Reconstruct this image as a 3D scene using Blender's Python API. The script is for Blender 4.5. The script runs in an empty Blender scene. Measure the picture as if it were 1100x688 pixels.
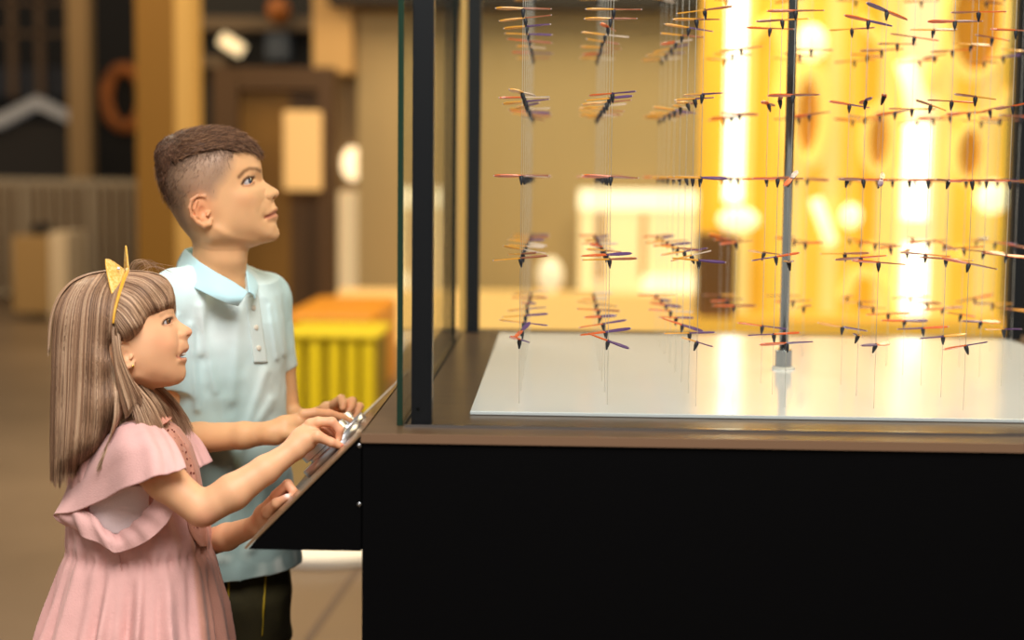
import bpy, bmesh, math, random
import numpy as np
from mathutils import Vector, Matrix

# ------------------------------------------------------------------ camera, world, lights, exposure
SC = bpy.context.scene
COL = SC.collection
FPX, YAW, PITCH, ROLL, CAMZ = 1628.0, 0.0288, 0.0944, 0.01056, 1.25
_f = np.array([-math.sin(YAW)*math.cos(PITCH), math.cos(YAW)*math.cos(PITCH), -math.sin(PITCH)])
_r = np.array([math.cos(YAW), math.sin(YAW), 0.0]); _u = np.cross(_r, _f)
R2 = math.cos(ROLL)*_r + math.sin(ROLL)*_u
U2 = -math.sin(ROLL)*_r + math.cos(ROLL)*_u
CAM = np.array([0.0, 0.0, CAMZ])

def at(px, py, Y):
    """world point at depth Y (world y) that the photograph shows at px, py"""
    d = _f + R2*((px-550)/FPX) + U2*((344-py)/FPX)
    return CAM + d*(Y/d[1])

def proj(P):
    q = np.asarray(P, float) - CAM
    z = q @ _f
    return 550 + FPX*(q @ R2)/z, 344 - FPX*(q @ U2)/z, z

cam = bpy.data.cameras.new('camera')
cam.sensor_width = 36; cam.lens = 36*FPX/1100
cam.dof.use_dof = True; cam.dof.focus_distance = 2.42; cam.dof.aperture_fstop = 1.75
cam.clip_end = 100
camo = bpy.data.objects.new('camera', cam); COL.objects.link(camo)
m = Matrix(((R2[0], U2[0], -_f[0], CAM[0]), (R2[1], U2[1], -_f[1], CAM[1]), (R2[2], U2[2], -_f[2], CAM[2]), (0, 0, 0, 1)))
camo.matrix_world = m
SC.camera = camo
SC.view_settings.view_transform = 'Standard'; SC.view_settings.look = 'None'
SC.view_settings.exposure = 0.0; SC.view_settings.gamma = 1.0
SC.view_settings.use_curve_mapping = False
SC.cycles.use_denoising = True
SC.cycles.caustics_reflective = False; SC.cycles.caustics_refractive = False
SC.cycles.max_bounces = 8; SC.cycles.transparent_max_bounces = 16
SC.cycles.sample_clamp_indirect = 6

w = bpy.data.worlds.new('world'); SC.world = w; w.use_nodes = True
bgn = w.node_tree.nodes['Background']
bgn.inputs[0].default_value = (1.0, 0.93, 0.84, 1); bgn.inputs[1].default_value = 0.31

def area(name, loc, target, size, power, color, sy=None):
    l = bpy.data.lights.new(name, 'AREA'); l.energy = power; l.color = color
    l.shape = 'RECTANGLE'; l.size = size; l.size_y = sy or size
    o = bpy.data.objects.new(name, l); COL.objects.link(o); o.location = loc
    o.rotation_euler = (Vector(target)-Vector(loc)).to_track_quat('-Z', 'Y').to_euler()
    return o
area('ceiling_light_front', (0.1, 0.3, 3.5), (-0.5, 2.5, 1.0), 1.8, 170, (1.0, 0.97, 0.93))  # overhead lamps are unseen, assumed to light the hall
area('ceiling_light_hall', (-2.6, 5.0, 3.6), (-1.0, 2.6, 1.0), 2.0, 95, (1.0, 0.84, 0.62))
area('amber_glow_light', (2.2, 4.6, 3.4), (0.0, 2.8, 1.0), 2.0, 150, (1.0, 0.76, 0.44))  # golden light added for the amber wall's shine from the right
area('added_light_counter', (-1.4, 5.6, 3.2), (-1.2, 7.2, 0.3), 1.2, 90, (1.0, 0.86, 0.6))  # lamp added to brighten the yellow counter
area('ceiling_light_far', (1.0, 9.0, 4.6), (0.5, 12.0, 1.0), 2.5, 240, (1.0, 0.80, 0.52))
area('ceiling_light_far_left', (-4.5, 10.0, 4.6), (-4.0, 14.0, 0.3), 3.0, 150, (1.0, 0.72, 0.38))

# ------------------------------------------------------------------ materials
def lin(c):
    return tuple(((x/255)/12.92 if x/255 <= 0.04045 else ((x/255+0.055)/1.055)**2.4) for x in c)
MATS = {}
def mat(name, rgb, rough=0.6, metal=0.0, spec=0.5, noise=0.0, nscale=8.0, bump=0.0, bscale=200.0, sheen=0.0, sss=0.0, coat=0.0, attr=False, rgb2=None, stretch=None):
    mt = bpy.data.materials.new(name); mt.use_nodes = True
    nt = mt.node_tree; b = nt.nodes['Principled BSDF']
    c = lin(rgb)
    b.inputs['Roughness'].default_value = rough; b.inputs['Metallic'].default_value = metal
    b.inputs['Specular IOR Level'].default_value = spec
    b.inputs['Base Color'].default_value = (*c, 1)
    if sheen: b.inputs['Sheen Weight'].default_value = sheen
    if coat: b.inputs['Coat Weight'].default_value = coat
    if sss:
        b.inputs['Subsurface Weight'].default_value = sss
        b.inputs['Subsurface Radius'].default_value = (0.010, 0.004, 0.002)
        b.inputs['Subsurface Scale'].default_value = 1.0
    tc = nt.nodes.new('ShaderNodeTexCoord')
    src = tc.outputs['Object']
    if stretch:
        mp = nt.nodes.new('ShaderNodeMapping'); mp.inputs['Scale'].default_value = stretch
        nt.links.new(src, mp.inputs[0]); src = mp.outputs[0]
    base = None
    if attr:
        a = nt.nodes.new('ShaderNodeVertexColor'); a.layer_name = 'Col'; base = a.outputs[0]
        nt.links.new(base, b.inputs['Base Color'])
    if noise or rgb2:
        n = nt.nodes.new('ShaderNodeTexNoise'); n.inputs['Scale'].default_value = nscale; n.inputs['Detail'].default_value = 4
        nt.links.new(src, n.inputs[0])
        mx = nt.nodes.new('ShaderNodeMix'); mx.data_type = 'RGBA'
        ramp = nt.nodes.new('ShaderNodeMapRange'); ramp.inputs[1].default_value = 0.35; ramp.inputs[2].default_value = 0.65
        nt.links.new(n.outputs[0], ramp.inputs[0]); nt.links.new(ramp.outputs[0], mx.inputs[0])
        c2 = lin(rgb2) if rgb2 else tuple(x*(1-noise) for x in c)
        if base is not None:
            mul = nt.nodes.new('ShaderNodeMix'); mul.data_type = 'RGBA'; mul.blend_type = 'MULTIPLY'; mul.inputs[0].default_value = 1
            mul.inputs[7].default_value = (1-noise, 1-noise, 1-noise, 1)
            nt.links.new(base, mul.inputs[6]); nt.links.new(base, mx.inputs[6]); nt.links.new(mul.outputs[2], mx.inputs[7])
        else:
            mx.inputs[6].default_value = (*c, 1); mx.inputs[7].default_value = (*c2, 1)
        nt.links.new(mx.outputs[2], b.inputs['Base Color'])
    if bump:
        n2 = nt.nodes.new('ShaderNodeTexNoise'); n2.inputs['Scale'].default_value = bscale; n2.inputs['Detail'].default_value = 3
        nt.links.new(src, n2.inputs[0])
        bp = nt.nodes.new('ShaderNodeBump'); bp.inputs['Strength'].default_value = bump; bp.inputs['Distance'].default_value = 0.002
        nt.links.new(n2.outputs[0], bp.inputs['Height']); nt.links.new(bp.outputs[0], b.inputs['Normal'])
    MATS[name] = mt
    return mt

def emat(name, rgb, strength, base=None):
    mt = mat(name, base or rgb, 0.5)
    b = mt.node_tree.nodes['Principled BSDF']
    b.inputs['Emission Color'].default_value = (*lin(rgb), 1); b.inputs['Emission Strength'].default_value = strength
    return mt

def glass(name, tint=(245, 250, 247), refl=1.0, edge=None):
    mt = bpy.data.materials.new(name); mt.use_nodes = True; nt = mt.node_tree; nt.nodes.clear()
    o = nt.nodes.new('ShaderNodeOutputMaterial'); mx = nt.nodes.new('ShaderNodeMixShader')
    t = nt.nodes.new('ShaderNodeBsdfTransparent'); t.inputs[0].default_value = (*lin(tint), 1)
    g = nt.nodes.new('ShaderNodeBsdfGlossy'); g.inputs['Roughness'].default_value = 0.02
    fr = nt.nodes.new('ShaderNodeFresnel'); fr.inputs[0].default_value = 1.35
    ml = nt.nodes.new('ShaderNodeMath'); ml.operation = 'MULTIPLY'; ml.inputs[1].default_value = refl
    nt.links.new(fr.outputs[0], ml.inputs[0]); nt.links.new(ml.outputs[0], mx.inputs[0])
    nt.links.new(t.outputs[0], mx.inputs[1]); nt.links.new(g.outputs[0], mx.inputs[2]); nt.links.new(mx.outputs[0], o.inputs[0])
    return mt

# ------------------------------------------------------------------ object helpers
def tag(o, label=None, cat=None, group=None, kind=None):
    if label: o['label'] = label
    if cat: o['category'] = cat
    if group: o['group'] = group
    if kind: o['kind'] = kind
    return o
def link(name, me, mats, parent=None, smooth=False):
    if not isinstance(mats, (list, tuple)): mats = [mats]
    for m_ in mats: me.materials.append(m_)
    o = bpy.data.objects.new(name, me); COL.objects.link(o)
    if parent: o.parent = parent
    if smooth:
        me.polygons.foreach_set('use_smooth', np.ones(len(me.polygons), bool))
    return o
def empty(name, loc=(0, 0, 0)):
    o = bpy.data.objects.new(name, None); COL.objects.link(o); o.location = loc; o.empty_display_size = 0.05
    return o
def keep(o, parent):
    """parent without moving: geometry is given in world coordinates"""
    o.parent = parent; o.matrix_parent_inverse = Matrix.Translation(parent.location).inverted()
    return o

def crom(pts, n):
    P = np.array(pts, float)
    if len(P) == 2: return P[0]+(P[1]-P[0])*np.linspace(0, 1, n)[:, None]
    t = np.linspace(0, len(P)-1, n); i = np.clip(t.astype(int), 0, len(P)-2); f = (t-i)[:, None]
    g = lambda k: P[np.clip(k, 0, len(P)-1)]
    p0, p1, p2, p3 = g(i-1), g(i), g(i+1), g(i+2)
    return 0.5*((2*p1)+(-p0+p2)*f+(2*p0-5*p1+4*p2-p3)*f**2+(-p0+3*p1-3*p2+p3)*f**3)
class MB:
    def __init__(s): s.v = []; s.f = []; s.mi = []
    def add(s, vs, fs, mi=0):
        n = len(s.v); s.v += [tuple(map(float, p)) for p in vs]; s.f += [tuple(i+n for i in f) for f in fs]; s.mi += [mi]*len(fs); return s
    def box(s, x0, y0, z0, x1, y1, z1, mi=0, bev=0.0):
        if bev <= 0:
            vs = [(x, y, z) for x in (x0, x1) for y in (y0, y1) for z in (z0, z1)]
            return s.add(vs, [(0, 1, 3, 2), (4, 6, 7, 5), (0, 4, 5, 1), (2, 3, 7, 6), (0, 2, 6, 4), (1, 5, 7, 3)], mi)
        bm = bmesh.new(); bmesh.ops.create_cube(bm, size=1)
        for v in bm.verts:
            v.co = Vector((x0+(v.co.x+.5)*(x1-x0), y0+(v.co.y+.5)*(y1-y0), z0+(v.co.z+.5)*(z1-z0)))
        bmesh.ops.bevel(bm, geom=bm.edges[:], offset=bev, segments=2, affect='EDGES', profile=0.5)
        bm.verts.index_update()
        s.add([v.co for v in bm.verts], [[v.index for v in f.verts] for f in bm.faces], mi); bm.free(); return s
    def tube(s, pts, rad, n=8, mi=0, caps=True):
        pts = [np.asarray(p, float) for p in pts]
        if not isinstance(rad, (list, tuple, np.ndarray)): rad = [rad]*len(pts)
        vs = []; fs = []
        t0 = pts[1]-pts[0]; t0 /= np.linalg.norm(t0)
        a = np.cross(t0, (0, 0, 1.0));
        if np.linalg.norm(a) < 1e-3: a = np.cross(t0, (0, 1.0, 0))
        a /= np.linalg.norm(a)
        for i, p in enumerate(pts):
            t = pts[min(i+1, len(pts)-1)]-pts[max(i-1, 0)]; t /= np.linalg.norm(t)+1e-12
            a = a-t*(a@t); a /= np.linalg.norm(a)+1e-12; b = np.cross(t, a)
            for k in range(n):
                q = 2*math.pi*k/n; vs.append(p+rad[i]*(a*math.cos(q)+b*math.sin(q)))
        for i in range(len(pts)-1):
            for k in range(n): fs.append((i*n+k, i*n+(k+1) % n, (i+1)*n+(k+1) % n, (i+1)*n+k))
        if caps: fs.append(tuple(range(n-1, -1, -1))); fs.append(tuple((len(pts)-1)*n+k for k in range(n)))
        return s.add(vs, fs, mi)
    def lathe(s, prof, origin=(0, 0, 0), axis=(0, 0, 1), n=24, mi=0, caps=True):
        ax = np.asarray(axis, float); ax /= np.linalg.norm(ax)
        a = np.cross(ax, (1.0, 0, 0));
        if np.linalg.norm(a) < .1: a = np.cross(ax, (0, 1.0, 0))
        a /= np.linalg.norm(a); b = np.cross(ax, a); o = np.asarray(origin, float)
        vs = [o+ax*h+r*(a*math.cos(2*math.pi*k/n)+b*math.sin(2*math.pi*k/n)) for r, h in prof for k in range(n)]
        fs = [(i*n+k, i*n+(k+1) % n, (i+1)*n+(k+1) % n, (i+1)*n+k) for i in range(len(prof)-1) for k in range(n)]
        if caps: fs.append(tuple(range(n-1, -1, -1))); fs.append(tuple((len(prof)-1)*n+k for k in range(n)))
        return s.add(vs, fs, mi)
    def prism(s, poly, d, mi=0):
        """poly: 3D outline, d: extrusion vector"""
        n = len(poly); d = np.asarray(d, float); p = [np.asarray(q, float) for q in poly]
        return s.add(p+[q+d for q in p], [tuple(range(n)), tuple(range(2*n-1, n-1, -1))]+[(i, i+n, (i+1) % n+n, (i+1) % n) for i in range(n)], mi)
    def build(s, name, mats, parent=None, smooth=False, origin=None, ang=None):
        me = bpy.data.meshes.new(name)
        v = s.v
        if origin is not None: v = [(p[0]-origin[0], p[1]-origin[1], p[2]-origin[2]) for p in v]
        me.from_pydata(v, [], s.f); me.update()
        bm = bmesh.new(); bm.from_mesh(me); bmesh.ops.recalc_face_normals(bm, faces=bm.faces[:]); bm.to_mesh(me); bm.free()
        o = link(name, me, mats, None, smooth)
        if len(set(s.mi)) > 1: me.polygons.foreach_set('material_index', s.mi)
        if origin is not None: o.location = origin
        if parent is not None:
            if origin is None: keep(o, parent)
            else: o.parent = parent; o.location = Vector(origin)-parent.location
        if ang: me.polygons.foreach_set('use_smooth', np.ones(len(me.polygons), bool)); me.set_sharp_from_angle(angle=math.radians(ang))
        return o

# ------------------------------------------------------------------ setting
M_floor = mat('polished_concrete', (118, 97, 74), 0.35, noise=0.25, nscale=0.8, rgb2=(101, 82, 60))
M_joint = mat('floor_joint', (84, 64, 46), 0.6)
M_dark = mat('dark_wall_paint', (16, 10, 5), 0.8)
M_tan = mat('tan_wall_paint', (172, 148, 104), 0.8, noise=0.08, nscale=0.6)
M_black = mat('black_laminate', (5, 5, 6), 0.55, spec=0.06, bump=0.1, bscale=60)
M_blackmetal = mat('black_powder_coated_metal', (12, 15, 21), 0.4, spec=0.3)
M_deck = mat('brown_wood_laminate', (92, 70, 48), 0.28, noise=0.2, nscale=9, stretch=(1, 6, 1), rgb2=(78, 58, 40))
M_trimbrown = mat('brown_deck_edging', (120, 92, 70), 0.35)
M_board = mat('white_gloss_acrylic', (240, 243, 250), 0.12, spec=0.6)
M_pole = mat('polished_steel', (120, 123, 128), 0.12, metal=1.0)
M_dial = mat('satin_steel', (214, 212, 216), 0.3, metal=1.0)
M_chrome = mat('brushed_steel', (176, 178, 182), 0.16, metal=1.0)
M_gedge = mat('green_glass_edge', (16, 44, 30), 0.15, spec=0.6)
M_glass = glass('clear_glass', (250, 252, 250), 0.55)
M_white = mat('white_paint', (225, 220, 210), 0.5)

MB().box(-9, -3, -0.1, 9, 18.2, 0).build('floor', M_floor)['kind'] = 'structure'
MB().box(-9.2, 18.0, 0, 9, 18.2, 5.2).build('wall_back', M_dark)['kind'] = 'structure'
# floor joint running away diagonally, seen under the console
a, b = at(328, 692, 1)-CAM, at(386, 610, 1)-CAM
ja = CAM+a*(CAMZ/-a[2]); jb = CAM+b*(CAMZ/-b[2]); dr = (jb-ja)/np.linalg.norm(jb-ja); nr = np.array([-dr[1], dr[0], 0])*0.012
j0, j1 = ja-dr*2, jb+dr*9
MB().prism([j0-nr, j0+nr, j1+nr, j1-nr], (0, 0, 0.0015)).build('trim_1', M_joint)['kind'] = 'structure'

def pbox(x0, y0, x1, y1, Y, depth, mb=None, bottom=None, top=None, mi=0, bev=0.0):
    """box whose front face stands at depth Y and covers the given rectangle of the photo"""
    A = at(x0, (y0+y1)/2, Y); B = at(x1, (y0+y1)/2, Y); T = at((x0+x1)/2, y0, Y); L = at((x0+x1)/2, y1, Y)
    z0 = L[2] if bottom is None else bottom; z1 = T[2] if top is None else top
    return (mb or MB()).box(A[0], Y, z0, B[0], Y+depth, z1, mi, bev)
# tan partition wall behind the case, with its shaded head band and lit skirting ledge
pbox(384, 8, 757, 320, 12, 0.15, bottom=0).build('wall_partition', M_tan)['kind'] = 'structure'
M_band = mat('dark_head_band', (34, 24, 14), 0.8)
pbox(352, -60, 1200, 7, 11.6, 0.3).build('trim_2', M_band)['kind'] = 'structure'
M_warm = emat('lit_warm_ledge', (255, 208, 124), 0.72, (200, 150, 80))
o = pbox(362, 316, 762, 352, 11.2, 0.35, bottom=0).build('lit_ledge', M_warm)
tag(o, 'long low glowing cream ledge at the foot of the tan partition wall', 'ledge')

# ---- left part of the hall
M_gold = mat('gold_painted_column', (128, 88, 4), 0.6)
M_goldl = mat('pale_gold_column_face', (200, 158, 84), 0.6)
c = empty('square_column', at(176, 300, 10.5)); c.location.z = 0
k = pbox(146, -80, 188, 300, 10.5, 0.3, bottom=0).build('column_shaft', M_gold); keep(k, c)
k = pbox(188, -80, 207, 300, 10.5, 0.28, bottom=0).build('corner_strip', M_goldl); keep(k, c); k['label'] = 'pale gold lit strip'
tag(c, 'gold square column standing behind the boy, between the railing and the brown door', 'column')
M_post = mat('tan_timber_post', (150, 118, 74), 0.7)
o = pbox(72, -80, 95, 195, 16, 0.2, bottom=0).build('timber_post', M_post); tag(o, 'pale tan timber post rising behind the white railing', 'post')
M_grid = mat('bronze_window_grid', (84, 62, 40), 0.7)
mb = MB()
for x in (8, 38): pbox(x, -60, x+8, 104, 16.6, 0.05, mb)
for y in (0, 34): pbox(-40, y, 72, y+4, 16.6, 0.05, mb)
tag(mb.build('lattice_frame', M_grid), 'thin brown lattice frame high up behind the railing', 'lattice')
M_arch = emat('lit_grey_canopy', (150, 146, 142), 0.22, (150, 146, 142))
mb = MB()
A = [at(-45, 132, 16.2), at(0, 122, 16.2), at(38, 103, 16.2), at(78, 122, 16.2), at(78, 134, 16.2), at(38, 116, 16.2), at(0, 136, 16.2), at(-45, 146, 16.2)]
mb.prism(A, (0, 0.15, 0)); tag(mb.build('gabled_canopy', M_arch), 'pale grey gabled canopy glowing above the white railing', 'canopy')
M_under = mat('dark_grey_booth', (38, 33, 30), 0.8)
o = pbox(-45, 132, 74, 192, 16.4, 0.5).build('booth_front', M_under); tag(o, 'dark grey booth front under the gabled canopy', 'booth')
M_blue = mat('dull_blue_fascia', (38, 40, 48), 0.8)
o = pbox(-45, 72, 72, 104, 16.8, 0.3).build('fascia_panel', M_blue); tag(o, 'dull blue fascia panel above the gabled canopy', 'panel')
M_ring = mat('mottled_orange_ring', (196, 112, 44), 0.7, noise=0.5, nscale=9)
cpt = at(134, 105, 17.93); sc_ = 17.93/FPX
mb = MB(); pts = [cpt+np.array([20*sc_*math.cos(t), 0, 31*sc_*math.sin(t)]) for t in np.linspace(0, 2*math.pi, 33)]
mb.tube(pts, 7*sc_, 10, caps=False); tag(mb.build('woven_ring', M_ring, smooth=True), 'mottled orange ring hanging on the dark wall beside the gold column', 'ring')
M_rail = mat('greyish_white_railing', (142, 128, 108), 0.6)
rl = empty('white_railing', at(60, 320, 14)); rl.location.z = 0
zt = at(60, 192, 14)[2]; xa, xb = at(-50, 250, 14)[0], at(148, 250, 14)[0]
keep(MB().box(xa, 14, zt-0.07, xb, 14.05, zt).build('top_rail', M_rail), rl)
keep(MB().box(xa, 14, 0.10, xb, 14.05, 0.16).build('bottom_rail', M_rail), rl)
x = xa; i = 0
while x < xb:
    wdt = 0.055 if i % 6 == 0 else 0.026
    keep(MB().box(x, 14.0, 0.0 if i % 6 == 0 else 0.12, x+wdt, 14.05, zt-0.05).build('baluster', M_rail), rl); x += 0.105; i += 1
tag(rl, 'long white upright-bar railing at the far left of the hall', 'railing')
M_wallr = mat('dull_brown_wall', (104, 82, 58), 0.8)
o = pbox(-50, 196, 146, 318, 15.2, 0.2, bottom=0).build('low_wall_panel', M_wallr); tag(o, 'dull brown low wall seen through the white railing bars', 'panel')
M_crate = mat('tan_cardboard', (150, 118, 70), 0.8); M_crate2 = mat('pale_crate_side', (200, 178, 146), 0.8)
cr = empty('tan_crate', at(40, 318, 12.6)); cr.location.z = at(40, 321, 12.6)[2]*0
keep(pbox(13, 254, 52, 322, 12.6, 0.5, bottom=0.06, bev=0.01).build('crate_front', M_crate), cr)
keep(pbox(52.5, 250, 72, 328, 12.6, 0.5, bottom=0.0, bev=0.01).build('side_panel', M_crate2), cr)
keep(pbox(34, 241, 48, 254, 12.8, 0.2).build('lid_handle', M_dark), cr)
tag(cr, 'tan crate with a paler side standing before the white railing', 'crate')
# shelf of dark kit, lamp, brown doorway, sign
M_shelfd = mat('very_dark_shelving', (12, 9, 7), 0.8); M_shelf = mat('taupe_shelf_board', (92, 74, 52), 0.7)
sh = empty('tall_shelf_unit', at(275, 300, 13)); sh.location.z = 0
keep(pbox(207, -60, 345, 330, 13.2, 0.25, bottom=0).build('shelf_back', M_shelfd), sh)
keep(pbox(207, 18, 345, 32, 12.9, 0.3).build('shelf_board', M_shelf), sh)
keep(pbox(207, 60, 240, 72, 12.9, 0.3).build('shelf_board', M_shelf), sh)
tag(sh, 'dark tall shelving behind the brown doorway, above the boy', 'shelf')
M_or = mat('orange_ball', (150, 84, 16), 0.5)
def ball(name, px, py, Y, rpx, mt, sx=1, sz=1, n=20):
    c_ = at(px, py, Y); r = rpx*Y/FPX
    prof = [(max(1e-4, r*math.sin(t)), -r*math.cos(t)) for t in np.linspace(0.02, math.pi-0.02, 14)]
    mb_ = MB().lathe(prof, (0, 0, 0), n=n)
    mb_.v = [(c_[0]+p[0]*sx, c_[1]+p[1], c_[2]+p[2]*sz) for p in mb_.v]
    return mb_.build(name, mt, smooth=True)
tag(ball('orange_ball', 299, 11, 12.8, 13, M_or), 'round orange ball on the upper shelf board, beside the pale pillar', 'ball')
M_bl = mat('slate_blue_box', (58, 66, 78), 0.7)
tag(pbox(285, 34, 310, 64, 12.95, 0.2, bev=0.01).build('blue_box', M_bl), 'slate blue box below the upper shelf board', 'box')
M_lamp = emat('lit_lamp_lens', (250, 222, 170), 1.1)
a, b = at(238, 41, 13.05), at(260, 55, 13.05)
lp = MB().tube([a, b], 0.06, 14).build('tube_lamp', M_lamp, smooth=True); tag(lp, 'short tilted cream tube lamp glowing above the boy', 'lamp')
M_brown = mat('dark_brown_door_frame', (72, 45, 3), 0.6); M_brownp = mat('mid_brown_door_panel', (116, 80, 10), 0.6)
dr_ = empty('brown_doorway', at(295, 300, 11.5)); dr_.location.z = 0
mb = MB(); pbox(229, 72, 256, 330, 11.5, 0.2, mb, bottom=0); pbox(341, 72, 358, 330, 11.5, 0.2, mb, bottom=0); pbox(256, 72, 341, 96, 11.5, 0.2, mb)
keep(mb.build('door_frame', M_brown), dr_)
keep(pbox(256, 94, 312, 330, 11.62, 0.05, bottom=0).build('door_panel', M_brownp), dr_)
keep(pbox(312, 94, 341, 330, 11.62, 0.05, bottom=0).build('door_panel', M_brown), dr_)
tag(dr_, 'brown framed doorway behind the boy, below the dark shelving', 'doorway')
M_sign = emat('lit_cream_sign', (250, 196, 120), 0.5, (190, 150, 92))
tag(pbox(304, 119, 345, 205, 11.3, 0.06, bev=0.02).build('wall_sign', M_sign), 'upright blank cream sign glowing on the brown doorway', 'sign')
M_pill = mat('pale_tan_pillar', (190, 150, 92), 0.7)
tag(pbox(336, -80, 378, 78, 11.8, 0.3).build('hanging_pillar', M_pill), 'pale tan pillar above the right end of the brown doorway', 'pillar')
M_grey = mat('grey_taupe_panel', (134, 108, 74), 0.7)
tag(pbox(359, 74, 386, 340, 12.3, 0.2, bottom=0).build('grey_pillar', M_grey), 'grey taupe pillar between the brown doorway and tan wall', 'pillar')
M_glow = emat('hot_lamp', (255, 226, 176), 1.7)
tag(ball('wall_lamp', 379, 176, 12.2, 13, M_glow, 0.95, 1.4), 'bright oval wall lamp glowing on the grey pillar', 'lamp')
M_glow2 = emat('lit_pillar_glow', (255, 222, 166), 0.5, (200, 165, 115))  # lamplight on the pillar, made as a glowing slab
tag(pbox(363, 205, 384, 345, 12.2, 0.1, bottom=0, bev=0.02).build('lampglow', M_glow2), 'tall lit cream lightbox under the bright oval wall lamp', 'lampglow')
# orange plinth, yellow ribbed counter on a white base
M_oran = mat('orange_plinth', (214, 138, 4), 0.5)
tag(pbox(303, 337, 402, 380, 8.2, 1.2, bottom=0, bev=0.03).build('orange_plinth', M_oran), 'low orange plinth behind the yellow ribbed counter', 'plinth')
M_yel = mat('yellow_green_panel', (214, 190, 0), 0.5); M_yeld = mat('olive_panel_groove', (128, 108, 2), 0.7)
yc = empty('yellow_counter', at(358, 590, 7.3)); yc.location.z = 0
zt = at(358, 357, 7.3)[2]; x0, x1 = at(309, 400, 7.3)[0], at(404, 400, 7.3)[0]
keep(MB().box(x0, 7.32, 0.0, x1, 7.8, zt-0.03).build('counter_body', M_yeld), yc)
for px0, px1 in ((313, 324), (330, 346), (352, 366), (371, 384), (388, 402)):
    mb = MB(); A = at(px0, 400, 7.27)[0]; B = at(px1, 400, 7.27)[0]
    mb.box(A, 7.26, 0.02, B, 7.33, zt-0.03, bev=0.012); keep(mb.build('rib', M_yel), yc)
keep(MB().box(x0-.02, 7.24, zt-0.03, x1+.02, 7.82, zt, bev=0.01).build('counter_top', M_yel), yc)
tag(yc, 'yellow ribbed counter standing before the orange plinth, behind the console', 'counter')
M_wb = mat('white_round_base', (235, 228, 216), 0.4)
cb = at(352, 600, 5.1)
mb = MB().lathe([(0.35, 0.0), (0.355, 0.01), (0.355, 0.03), (0.345, 0.04)], (cb[0], 5.05, 0.0), n=64)
tag(mb.build('round_podium', M_wb, smooth=False), 'low white round podium on the floor under the console', 'podium')
# ---- things seen through the case
M_cream = emat('lit_cream_screen', (255, 228, 172), 0.72, (220, 190, 140))
sp = empty('lit_screen', at(690, 330, 11.75))
keep(pbox(640, 328, 740, 340, 11.78, 0.04, bottom=0).build('stand', M_tan), sp)
keep(pbox(622, 206, 754, 330, 11.75, 0.05).build('screen_panel', M_cream), sp)
M_cream2 = emat('hot_cream_band', (255, 240, 205), 1.0)
keep(pbox(622, 204, 754, 226, 11.71, 0.05).build('top_band', M_cream2), sp)
keep(pbox(690, 296, 754, 330, 11.71, 0.05).build('lower_band', M_cream2), sp)
M_tp = mat('tan_screen_strip', (196, 158, 100), 0.7)
for a_, b_ in ((640, 650), (688, 694)): keep(pbox(a_, 228, b_, 300, 11.71, 0.03).build('mullion', M_tp), sp)
tag(sp, 'large lit cream screen behind the case, left of the amber wall', 'screen')
M_wblob = emat('soft_white_globe', (255, 236, 205), 0.5)
tag(ball('globe_lamp', 591, 296, 11.3, 14, M_wblob, 1, 1.4), 'soft white globe lamp on the glowing ledge, behind the case', 'lamp')
# amber lit exhibit: amber light put into the panels as own glow, wheels, tubes
ex = empty('amber_lit_wall', at(920, 330, 9.6)); ex.location.z = 0
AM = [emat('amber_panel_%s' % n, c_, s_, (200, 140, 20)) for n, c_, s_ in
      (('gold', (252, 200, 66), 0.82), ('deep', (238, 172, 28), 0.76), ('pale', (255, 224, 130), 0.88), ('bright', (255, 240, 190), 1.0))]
seg = [(752, 781, 1), (781, 809, 2), (809, 824, 1), (824, 842, 0), (842, 866, 2), (866, 886, 0), (886, 903, 2), (903, 925, 0), (925, 944, 1), (944, 968, 2), (968, 1006, 3), (1006, 1024, 2), (1024, 1050, 0), (1050, 1072, 2), (1072, 1120, 0)]
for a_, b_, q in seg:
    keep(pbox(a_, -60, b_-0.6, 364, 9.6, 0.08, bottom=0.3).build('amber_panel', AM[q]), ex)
tag(ex, 'amber-lit panelled wall filling the right of the photo behind the case', 'light wall')
M_tube = emat('white_light_tube', (255, 248, 228), 2.6)
def tubelamp(px, y0, y1, wpx, label):
    Y = 9.53; a_, b_ = at(px, y0, Y), at(px, y1, Y); b_[0] = a_[0]
    o_ = MB().tube([b_, a_], wpx*Y/FPX/2, 16).build('light_tube', M_tube, smooth=True); tag(o_, label, 'light tube', 'white tubes before the amber wall')
tubelamp(794, -70, 216, 20, 'tall white light tube at the left of the amber wall')
tubelamp(986, 134, 236, 26, 'short thick white light tube at centre of the amber wall, upper one')
tubelamp(984, 262, 400, 26, 'white light tube low on the amber wall, beneath the thick upper one')
M_wheel = emat('pale_amber_wheel', (255, 216, 120), 0.9, (230, 170, 40)); M_disc = emat('dark_amber_disc', (206, 136, 10), 0.62, (170, 104, 6))  # rims and discs glow to carry the amber light on them
M_blob = emat('hot_amber_glow', (255, 240, 190), 1.5)
def wheel(px, py, rx, rz, t, label, dx=0):
    Y = 9.5; c_ = at(px, py, Y); s_ = Y/FPX; e = empty('amber_roundel', c_)
    pts = [c_+np.array([rx*s_*math.cos(q), dx*math.cos(q), rz*s_*math.sin(q)]) for q in np.linspace(0, 2*math.pi, 41)]
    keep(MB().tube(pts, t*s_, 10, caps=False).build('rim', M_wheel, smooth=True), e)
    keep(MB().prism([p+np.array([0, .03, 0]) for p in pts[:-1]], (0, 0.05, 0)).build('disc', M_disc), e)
    tag(e, label, 'roundel', 'round discs before the amber wall')
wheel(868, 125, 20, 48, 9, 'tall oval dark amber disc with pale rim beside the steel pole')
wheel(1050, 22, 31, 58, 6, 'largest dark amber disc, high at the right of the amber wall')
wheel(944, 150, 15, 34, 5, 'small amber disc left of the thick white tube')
wheel(1042, 165, 16, 30, 5, 'small amber disc below the largest disc')
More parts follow.
